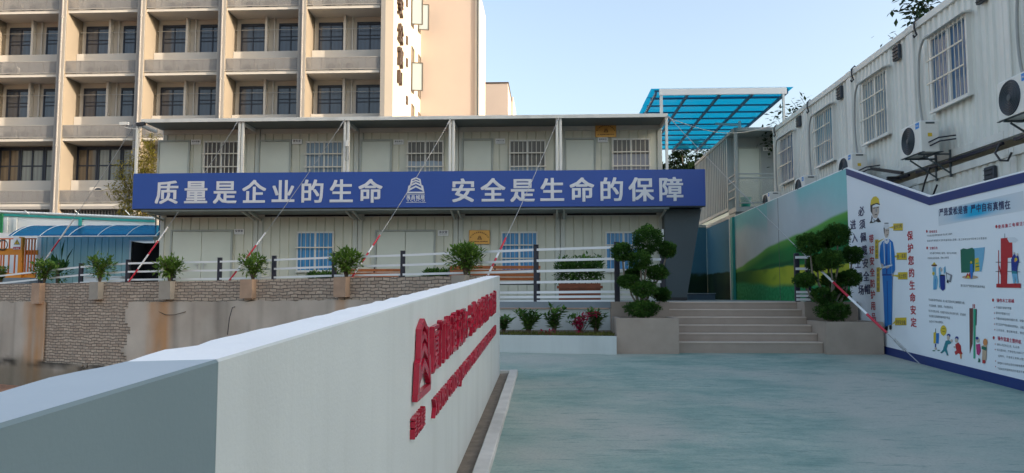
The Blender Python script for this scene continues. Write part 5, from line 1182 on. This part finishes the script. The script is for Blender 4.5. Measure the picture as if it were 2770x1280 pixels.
mb = MB(); mb.box(cx_-.012,cx_+.012,YG-.085,YG-.0825,cz_-.02,cz_+.05); mb.box(cx_-.012,cx_+.012,YG-.085,YG-.0825,cz_-.055,cz_-.033); mb.build('exclamation_mark', M['black'], t)
mb = MB(); mb.box(s0.x+.005,s1.x-.005,YG-.079,YG-.076,s1.z+.01,s1.z+.085); rb = mb.build('red_band', M['redtext'], t)
mb = MB(); mb.text('当心触电', (s0.x+.02,YG-.0805,s1.z+.025), (1,0,0),(0,0,1), .045, pitch=.049, bold=.02); mb.build('lettering', M['white'], t)
t = thing('cable_coil', 'dark cable coil hanging on the orange gate', 'cable', on(8,663,Y=YG-.05)); c = on(8,663,Y=YG-.05); mb = MB()
for k in range(2): mb.tube([(c.x+(.16+.02*k)*math.cos(a), YG-.05-.03*k, c.z+(.16+.02*k)*math.sin(a)) for a in [2*math.pi*i/16 for i in range(17)]], .014, 6)
mb.build('coil', M['black'], t)
for px, py0, py1, wd in ((243,751,768,36),(311,750,768,32)):
    p0, p1 = on(px-wd/2,py0,Y=25.2), on(px+wd/2,py1,Y=25.2)
    t = thing('white_tub', 'white tub on the ground by the shed %s' % ('under the second potted shrub' if px < 280 else 'beside the dark doorway'), 'tub', ((p0.x+p1.x)/2, 25.2, T)); mb = MB(); mb.cbox(p0.x,p1.x,25.2,25.6,T,p0.z,.03); mb.build('body', M['white'], t)
    mb = MB(); mb.cbox(p0.x-.02,p1.x+.02,25.18,25.62,p0.z+.001,p0.z+.04,.01); mb.build('rim', M['acwhite'], t)
# cctv cameras on the left roof post
for px, mm, lab, s in ((338,'acwhite','white security camera on the left roof post',-1),(383,'black','black security camera on the left roof post',1)):
    p = on(px,337,Y=YW); t = thing('security_camera', lab, 'camera', p); mb = MB(); mb.bar((p.x-.12,YW-.05,p.z-.01*s),(p.x+.12,YW-.02,p.z+.02),.09,.09); mb.build('body', M[mm], t)
    mb = MB(); mb.tube([(p.x,YW,p.z-.02),(p.x-.0,YW,p.z-.09),(xs[0]+.05*s,YW+.03,p.z-.13)], .016, 6); mb.build('arm', M['acwhite'], t)
    mb = MB(); mb.disc((p.x-.125 if s<0 else p.x+.125,YW-.05,p.z),.035,'x',12); mb.build('lens', M['black'], t)
# ------------------------------------------------------------------ fence on the terrace edge
fn = thing('terrace_fence', 'long fence of dark posts and white rails along the terrace edge', 'fence', (-6, 19.5, T))
PT = [(p.x, p.y, p.z) for p in FPT]
PT.append((PT[-1][0]-2.0, PT[-1][1]+.9, PT[-1][2]-.12))
for x, y, z in PT[:-1]:
    mb = MB(); mb.cbox(x-.055,x+.055,y-.05,y+.05,T-.02,z+.03,.012); mb.cbox(x-.062,x+.062,y-.057,y+.057,z+.031,z+.05,.01); mb.build('post', M['navypost'], fn)
for h in (-.075,-.315,-.545,-.785,-1.005,-1.105,-1.20):
    mb = MB()
    for (x0,y0,z0),(x1,y1,z1) in zip(PT, PT[1:]): mb.bar((x0,y0-.03,z0+h+.01),(x1,y1-.03,z1+h+.01),.028,.052)
    mb.build('rail', M['white'], fn)
x, y = PT[0][0], PT[0][1]; p = on(1792,695,Y=16.45)
mb = MB(); mb.cbox(p.x-.055,p.x+.055,16.40,16.5,T,p.z+.1,.012); mb.build('post', M['navypost'], fn)
mb = MB()
for h in (-.075,-.315,-.545,-.785,-1.005,-1.105): mb.bar((x,y-.03,PT[0][2]+h),(p.x,16.42,PT[0][2]+h),.028,.052)
mb.build('rail', M['white'], fn)
f2 = thing('short_fence', 'short fence piece with two dark posts at the right end of the stairs', 'fence', (5.3, 16.7, T))
xs2 = []
for px in (2154,2184): p = on(px,690,Y=16.6); xs2.append(p.x); mb = MB(); mb.cbox(p.x-.05,p.x+.05,16.55,16.65,T,p.z+.04,.012); mb.build('post', M['navypost'], f2)
for py in (697,728,791,801,811): z = on(2168,py,Y=16.55).z; mb = MB(); mb.box(xs2[0]-.04,xs2[1]+.02,16.51,16.548,z-.022,z+.03); mb.build('rail', M['white'], f2)

# ------------------------------------------------------------------ foliage
def bush_mb(mb, c, rx, ry, rz, n, ll, lw, rng, up=.5, shell=.55, droop=0.0):
    c = Vector(c)
    for _ in range(n):
        d = Vector((rng.gauss(0,1), rng.gauss(0,1), rng.gauss(0,1))).normalized(); r = shell+(1.04-shell)*rng.random()**.6
        r *= 1 + .36*noise.noise(d*2.3+c*1.7)
        p = c + Vector((d.x*rx*r, d.y*ry*r, d.z*rz*r)); v = d*.9 + Vector((rng.gauss(0,.5), rng.gauss(0,.5), up+rng.gauss(0,.35)-droop))
        mb.leaf(p, v, ll*rng.uniform(.6,1.2), lw*rng.uniform(.7,1.2), rng)
def shrub(name, lab, cat, base_, h, wd, seed, mat_, nst=9, per=26, ll=.16, lw=.05, group=None, stemmat='bark', fan=1.0, ball=0):
    """leafy shrub: stems fanning out of the base, whorls of long leaves along their upper half"""
    rng = random.Random(seed); t = thing(name, lab, cat, base_, group); b_ = Vector(base_); ms = MB(); ml = MB()
    for s in range(nst):
        a = 2*math.pi*(s+rng.random()*.6)/nst; r = wd*.5*rng.uniform(.25,1.0)*fan; hh = h*rng.uniform(.62,1.0)
        tip = b_ + Vector((math.cos(a)*r, math.sin(a)*r*.8, hh)); mid = b_.lerp(tip,.5) + Vector((-math.cos(a)*r*.18, -math.sin(a)*r*.18, hh*.06))
        ms.tube([b_+Vector((math.cos(a)*.02,math.sin(a)*.02,-.03)), mid, tip], .013, 5, .006)
        for k in range(per):
            f = rng.uniform(.14,1.0)**.8; p = (b_.lerp(mid, f*2) if f < .5 else mid.lerp(tip, f*2-1)); az = rng.uniform(0, 6.283); up = rng.uniform(-.15,.75) if f < .93 else rng.uniform(.3,1.2)
            ml.leaf(p, Vector((math.cos(az), math.sin(az), up)), ll*rng.uniform(.65,1.15), lw*rng.uniform(.7,1.15), rng, .15)
    if ball: bush_mb(ml, b_+Vector((wd*rng.uniform(-.06,.06),0,h*.60)), wd*.46, wd*.40, h*.42, ball, ll*.95, lw, rng, .45, .35)
    ms.build('stems', M[stemmat], t); ml.build('foliage', mat_, t); return t
pots = ['first potted shrub from the left on the brick wall, in front of the shed corner','second potted shrub from the left on the brick wall, left of the dark doorway','third potted shrub on the brick wall, in front of the left double door','fourth potted shrub on the brick wall, left of the first blue window','dense potted shrub on the brick wall beside the middle double door','tallest potted shrub, below the brass plaque at the end of the brick wall']
PXW = [(104,166,700),(240,316,690),(424,504,695),(657,737,688),(905,990,672),(1222,1322,660)]
for k, ((c, zt1_), (a, b2, tp)) in enumerate(zip(CORB, PXW)):
    pa, pb = on(a,720,Y=c.y), on(b2,720,Y=c.y); wd = pb.x-pa.x; h = on((a+b2)/2,tp,Y=c.y).z - zt1_; cx = (pa.x+pb.x)/2
    shrub('potted_shrub', pots[k], 'shrub', (c.x*.5+cx*.5, c.y, zt1_), h*.94, wd*1.02, 10+k, M['leaf1'], 9+k%3*2, 34, .15, .056, 'shrubs on the brick wall corbels', fan=1.0, ball=(300,240,330,260,420,520)[k])
p = on(2,768,Y=24.2); shrub('potted_shrub', 'potted shrub cut by the left edge of the photo', 'shrub', (p.x,24.2,p.z), .55, .7, 31, M['leaf1'], 9, 30, .15, .055, 'shrubs on the brick wall corbels')
# banana-like plant by the shed
t = thing('banana_plant', 'dark broad leaved plant against the shed wall', 'plant', on(155,765,Y=25.3)); rng = random.Random(8); b_ = Vector(on(155,775,Y=25.3)); mb = MB()
for k in range(8):
    a = k*.8; hh = rng.uniform(.7,1.5); d = Vector((math.cos(a)*.30, math.sin(a)*.2, 1)); p = b_+d*hh*.55; mb.leaf(p, d+Vector((math.cos(a)*.25,0,0)), hh*.55, .30, rng, .1)
mb.build('foliage', M['bigleaf'], t); mb = MB(); mb.tube([b_-Vector((0,0,.2)), b_+Vector((0,0,.8))], .06, 8); mb.build('stem', M['bark'], t)
t = thing('green_plant', 'low dark green plant in front of the shed, behind the fence', 'plant', on(160,740,Y=24.8)); mb = MB(); bush_mb(mb, on(165,735,Y=24.8), .28, .2, .35, 160, .14, .06, random.Random(3)); mb.build('foliage', M['leaf3'], t)
# cloud-pruned trees
def topiary(lab, base_, blobs, ypl, seed, group):
    t = thing('topiary_tree', lab, 'tree', base_, group); rng = random.Random(seed); b_ = Vector(base_); tr = MB()
    for k, (px, py, rx, ry, dy) in enumerate(blobs):
        c = on(px, py, Y=ypl+dy); s = c.y/2090.0; R1, R2 = rx*s, ry*s
        mb = MB(); bush_mb(mb, c, R1*.83, R1*.80, R2*.80, int(900+12000*R1*R2*2.2), .048, .029, rng, .25, .6)
        bush_mb(mb, c, R1*.55, R1*.5, R2*.55, 200, .07, .045, rng, .1, .2)
        mb.build('foliage_ball', M['leaf2'], t)
        if k != len(blobs)-1:
            m1 = b_ + Vector(((c.x-b_.x)*.25, (c.y-b_.y)*.25, (c.z-b_.z)*.35)); m2 = b_ + Vector(((c.x-b_.x)*.8+rng.uniform(-.05,.05), (c.y-b_.y)*.8, (c.z-b_.z)*.65))
            tr.tube([b_-Vector((0,0,.06)), m1, m2, c], .030, 7, .014)
    tr.build('trunk', M['trunk'], t); return t
bl = on(1735,862,Y=15.35); br = on(2248,872,Y=15.35)
topiary('cloud pruned tree with large round top in the left tree box', (bl.x,15.35,ZB-.06), [(1752,652,47,46,.1),(1806,676,25,24,.25),(1682,682,32,27,0),(1730,706,36,29,-.15),(1700,762,33,21,0),(1776,738,36,22,.2),(1742,782,40,25,-.15),(1790,797,26,20,.1),(1712,742,24,18,.25),(1736,836,53,24,-.1)], 15.35, 21, 'cloud pruned trees in boxes')
topiary('cloud pruned tree with dense crown in the right tree box by the hoarding', (br.x,15.35,ZBR-.06), [(2264,636,40,34,0),(2190,660,42,30,.05),(2232,648,30,26,.2),(2246,702,40,28,-.15),(2306,690,32,26,.2),(2210,712,30,24,.2),(2177,758,32,22,0),(2298,753,34,24,.1),(2250,760,30,22,.15),(2226,800,36,24,0),(2276,796,26,20,.2),(2254,842,50,27,-.1)], 15.35, 22, 'cloud pruned trees in boxes')
# flower bed
zso = EYE-.745+.02
beds = [('bed_shrub','small loose shrub in the planter next to the end of the sign wall',1362,855,60,46,7,.13,.05),('bed_shrub','broad dark shrub in the planter, second from the left',1430,848,84,58,12,.15,.05),('bed_shrub','tallest shrub in the planter with bare lower stems',1500,828,62,72,8,.15,.05),('bed_shrub','round shrub at the right end of the planter behind the red flowers',1612,848,62,62,11,.14,.045)]
for k, (nm, lab, px, py, wpx, hpx, nst, ll, lw) in enumerate(beds):
    y = 15.45; c = on(px, 902, Y=y); s = y/2090; shrub(nm, lab, 'shrub', (c.x, y, zso), hpx*s*1.05, wpx*s, 50+k, M['leaf3'], nst+1, 32, ll, lw*1.15, 'shrubs in the flower planter')
t = thing('red_flower_plant', 'plant with crimson flower clusters in the planter', 'flowers', (on(1575,900,Y=15.3).x, 15.3, zso)); rng = random.Random(77); mb = MB(); ms = MB(); g_ = MB()
for px, py, n in ((1565,868,60),(1560,880,45),(1580,858,40),(1592,852,25),(1612,848,22),(1568,893,40),(1572,875,40),(1555,872,20)):
    c = on(px,py,Y=15.3); ms.tube([(on(1572,902,Y=15.3).x,15.3,zso-.03), c], .008, 4)
    for _ in range(n): d = Vector((rng.gauss(0,1),rng.gauss(0,1),rng.gauss(0,1))).normalized(); mb.leaf(c+d*rng.uniform(0,.07), d, .05, .045, rng)
for px, py in ((1558,862),(1578,872),(1546,868)): bush_mb(g_, on(px,py,Y=15.36), .09, .08, .09, 40, .08, .035, rng)
mb.build('petals', M['flower'], t); ms.build('stems', M['bark'], t); g_.build('foliage', M['leaf3'], t)
mb = MB(); rng = random.Random(5)
for _ in range(2600):
    f = rng.random(); x = -1.6+f*2.85; y = 15.22-.42*f + rng.random()**1.3*.9; d = Vector((rng.gauss(0,.4), rng.gauss(0,.4), 1)); mb.leaf(Vector((x,y,zso-.03)), d, rng.uniform(.03,.10), .014, rng)
mb.build('planter_grass', M['grass'], label='dry yellow green grass tufts covering the planter soil', cat='grass', kind='stuff')
mb = MB()
for px in (1468,1487,1493): 
    c = on(px,900,Y=15.2)
    for _ in range(14): d = Vector((rng.gauss(0,1),rng.gauss(0,1),rng.gauss(0,1))).normalized(); mb.leaf(Vector((c.x,15.1,zso+.02))+d*.05, d, .045, .04, rng)
mb.build('fallen_petals', M['flower'], loc=(on(1485,900,Y=15.2).x,15.1,zso), label='few small red blooms low in the planter grass', cat='flowers', kind='stuff')

# ------------------------------------------------------------------ benches and wooden planters on the terrace
def bench(lab, xl, xr, y):
    t = thing('park_bench', lab, 'bench', ((xl+xr)/2, y, T), 'slatted benches on the terrace'); z = T
    mb = MB()
    for k in range(4): mb.cbox(xl,xr,y-.46+.11*k,y-.37+.11*k,z+.42,z+.455,.006)
    mb.build('seat', M['wood'], t); mb = MB()
    for k in range(4): mb.cbox(xl,xr,y+.02+.025*k,y+.055+.025*k,z+.50+.095*k,z+.575+.095*k,.006)
    mb.build('backrest', M['wood'], t); mb = MB()
    n_ = 3; 
    for k in range(n_):
        x = xl+.1+(xr-xl-.2)*k/(n_-1); mb.bar((x,y-.02,z+.36),(x,y+.14,z+.90),.04,.03,(0,1,0)); mb.box(x-.02,x+.02,y-.48,y+.02,z+.375,z+.415)
    mb.box(xl,xr,y-.50,y-.47,z+.385,z+.42); mb.build('frame', M['black'], t)
    for x in (xl+.03, xr-.03):
        mb = MB(); mb.tube([(x,y-.46,z+.40),(x,y-.48,z+.60),(x,y-.42,z+.68),(x,y-.25,z+.70),(x,y+.02,z+.66)], .024, 7)
        mb.tube([(x,y-.44,z+.40)]+[(x,y-.26+.14*math.cos(a),z+.30+.11*math.sin(a)) for a in [i*.52 for i in range(13)]], .02, 6); mb.tube([(x,y-.46,z+.40),(x,y-.40,z+.2),(x,y-.46,z+.02),(x,y-.52,z+.01)], .025, 7); mb.tube([(x,y+.02,z+.42),(x,y-.04,z+.2),(x,y+.08,z+.02),(x,y+.12,z+.01)], .025, 7)
        mb.build('arm', M['black'], t)
x0, x1 = on(1215,760,Y=18.7).x, on(1462,760,Y=18.7).x; bench('slatted wooden bench with black iron arms left of the wooden planter', x0, x1, 18.7)
x0, x1 = on(928,745,Y=20.7).x, on(1092,745,Y=20.7).x; bench('slatted wooden bench mostly hidden behind the brick wall, in front of the double door', x0, x1, 20.7)
def woodbox(lab, xl, xr, y, hz, mat_, group, nl, rz, seed, hl):
    t = thing('wooden_planter', lab, 'planter', ((xl+xr)/2, y, T), group); mb = MB(); n_ = 4
    for k in range(n_): mb.cbox(xl,xr,y,y+.025,T+.03+(hz-.03)*k/n_,T+.03+(hz-.03)*(k+1)/n_-.008,.006); mb.cbox(xl,xr,y+.40,y+.425,T+.03+(hz-.03)*k/n_,T+.03+(hz-.03)*(k+1)/n_-.008,.006)
    mb.box(xl,xl+.025,y+.026,y+.399,T+.02,T+hz-.01); mb.box(xr-.025,xr,y+.026,y+.399,T+.02,T+hz-.01); mb.build('box', mat_, t)
    mb = MB(); mb.cbox(xl-.05,xr+.05,y-.025,y-.001,T+hz*.70,T+hz*.85,.006); mb.box(xl+.03,xr-.03,y+.026,y+.399,T+hz-.08,T+hz-.06); mb.build('band', mat_, t)
    h = thing('box_hedge', hl, 'hedge', ((xl+xr)/2, y+.2, T+hz-.06), 'hedge plants in wooden planters'); rng = random.Random(seed); mb = MB(); ms = MB(); nx_ = max(4, int((xr-xl)/.13))
    for k in range(nx_):
        x = xl+.06+(xr-xl-.12)*k/(nx_-1); zz = T+hz+rz*rng.uniform(.45,.62); bush_mb(mb, (x, y+.2, zz), .17, .26, rz*.45, nl*4, .11, .05, rng, .45, .25)
        ms.tube([(x,y+.2,T+hz-.07),(x,y+.2,zz)], .012, 5)
    mb.build('foliage', M['leaf3'], h); ms.build('stems', M['bark'], h)
x0, x1 = on(1512,800,Y=18.3).x, on(1625,800,Y=18.3).x; woodbox('red brown wooden planter box behind the fence, right of the bench', x0, x1, 18.3, .43, M['woodbox'], 'wooden planters on the terrace', 70, .62, 3, 'green hedge plant in the red brown planter right of the bench')
x0, x1 = on(1150,740,Y=20.4).x, on(1238,740,Y=20.4).x; woodbox('dark planter box behind the brick wall near the brass plaque', x0, x1, 20.4, .48, M['black'], 'wooden planters on the terrace', 60, .36, 4, 'low green hedge plant left of the tallest potted shrub')
x0, x1 = on(838,745,Y=21.3).x, on(905,745,Y=21.3).x; woodbox('dark planter box behind the brick wall below the first blue window', x0, x1, 21.3, .40, M['black'], 'wooden planters on the terrace', 60, .40, 6, 'low green hedge plant below the first blue window')

# ------------------------------------------------------------------ trees behind
def crown(mb, c, rx, ry, rz, n, ll, lw, rng, cl=9):
    c = Vector(c); cs = [(c + Vector((rng.gauss(0,.5)*rx, rng.gauss(0,.5)*ry, rng.gauss(0,.45)*rz)), rng.uniform(.22,.45)) for _ in range(cl)]
    for q, r in cs: bush_mb(mb, q, rx*r, ry*r, rz*r, n//cl, ll, lw, rng, .2, .3)
    return cs
def tree(name, lab, base_, c, rx, rz, n, ll, lw, mat_, seed, cl=12, group=None):
    rng = random.Random(seed); t = thing(name, lab, 'tree', base_, group); mb = MB(); cs = crown(mb, c, rx, rx, rz, n, ll, lw, rng, cl); mb.build('crown', mat_, t)
    mb = MB(); b_ = Vector(base_); c = Vector(c); fork = b_.lerp(c,.55); mb.tube([b_, b_.lerp(fork,.5)+Vector((.08,0,0)), fork], .12, 8, .08)
    for q, r in cs: mb.tube([fork, fork.lerp(q,.5)+Vector((0,0,.1)), q], .05, 5, .015)
    mb.build('trunk', M['bark'], t); return t
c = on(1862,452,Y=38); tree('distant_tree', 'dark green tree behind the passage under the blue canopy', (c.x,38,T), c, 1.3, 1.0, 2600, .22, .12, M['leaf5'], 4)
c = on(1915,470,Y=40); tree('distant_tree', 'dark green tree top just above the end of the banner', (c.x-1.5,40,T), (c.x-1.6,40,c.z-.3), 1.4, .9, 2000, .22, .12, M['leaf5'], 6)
# sparse bamboo left of the offices
t = thing('bamboo_clump', 'sparse yellow green bamboo at the left end of the offices', 'bamboo', (on(355,600,Y=31).x, 31, T)); rng = random.Random(12); ms = MB(); ml = MB()
for px0, px1, pt in ((392,400,372),(380,378,395),(368,352,425),(350,318,445),(385,410,360),(360,330,480),(374,366,460),(345,300,500),(388,388,430),(398,405,400)):
    a = Vector(on(px0,640,Y=31)); q = Vector(on(px1,pt,Y=31+rng.uniform(-.8,.8))); m = a.lerp(q,.55)+Vector((.25 if px1<px0 else -.05,0,.3)); ms.tube([a,m,q], .022, 5, .006)
    for k in range(330):
        f = rng.uniform(.2,1.0); p = (a.lerp(m,f*2) if f<.5 else m.lerp(q,f*2-1)) + Vector((rng.gauss(0,.16),rng.gauss(0,.16),rng.gauss(0,.14))); ml.leaf(p, Vector((rng.gauss(0,1),rng.gauss(0,1),rng.gauss(-.3,.5))), rng.uniform(.14,.28), .05, rng)
ms.build('stems', M['bark'], t); ml.build('foliage', M['leaf4'], t)
# foliage and trees showing above the right-hand container roofs
def spray(lab, pts, y, ll, lw, n, seed, mat_='leaf5', spread=.25):
    rng = random.Random(seed); c = on(pts[0][0], pts[0][1], Y=y); t = thing('overhanging_branch' if spread < .3 else 'roadside_tree', lab, 'tree', c, 'trees on the hill behind the containers'); ms = MB(); ml = MB()
    root = Vector(on(pts[-1][0]+60, pts[-1][1]+80, Y=y+1.0)); root = Vector((root.x+.3, root.y, root.z-.6))
    for px, py in pts[:-1]:
        q = Vector(on(px, py, Y=y+rng.uniform(-.4,.4))); ms.tube([root, root.lerp(q,.6)+Vector((0,0,.15)), q], .022, 5, .006)
        for k in range(n):
            f = rng.random()**.6; p = root.lerp(q,.35+.65*f)+Vector((rng.gauss(0,spread),rng.gauss(0,spread),rng.gauss(0,spread*.6))); ml.leaf(p, Vector((rng.gauss(-.6,.5),rng.gauss(0,.5),rng.gauss(-.25,.4))), ll*rng.uniform(.7,1.2), lw, rng, .1)
    ms.build('branches', M['bark'], t); ml.build('foliage', M[mat_], t)
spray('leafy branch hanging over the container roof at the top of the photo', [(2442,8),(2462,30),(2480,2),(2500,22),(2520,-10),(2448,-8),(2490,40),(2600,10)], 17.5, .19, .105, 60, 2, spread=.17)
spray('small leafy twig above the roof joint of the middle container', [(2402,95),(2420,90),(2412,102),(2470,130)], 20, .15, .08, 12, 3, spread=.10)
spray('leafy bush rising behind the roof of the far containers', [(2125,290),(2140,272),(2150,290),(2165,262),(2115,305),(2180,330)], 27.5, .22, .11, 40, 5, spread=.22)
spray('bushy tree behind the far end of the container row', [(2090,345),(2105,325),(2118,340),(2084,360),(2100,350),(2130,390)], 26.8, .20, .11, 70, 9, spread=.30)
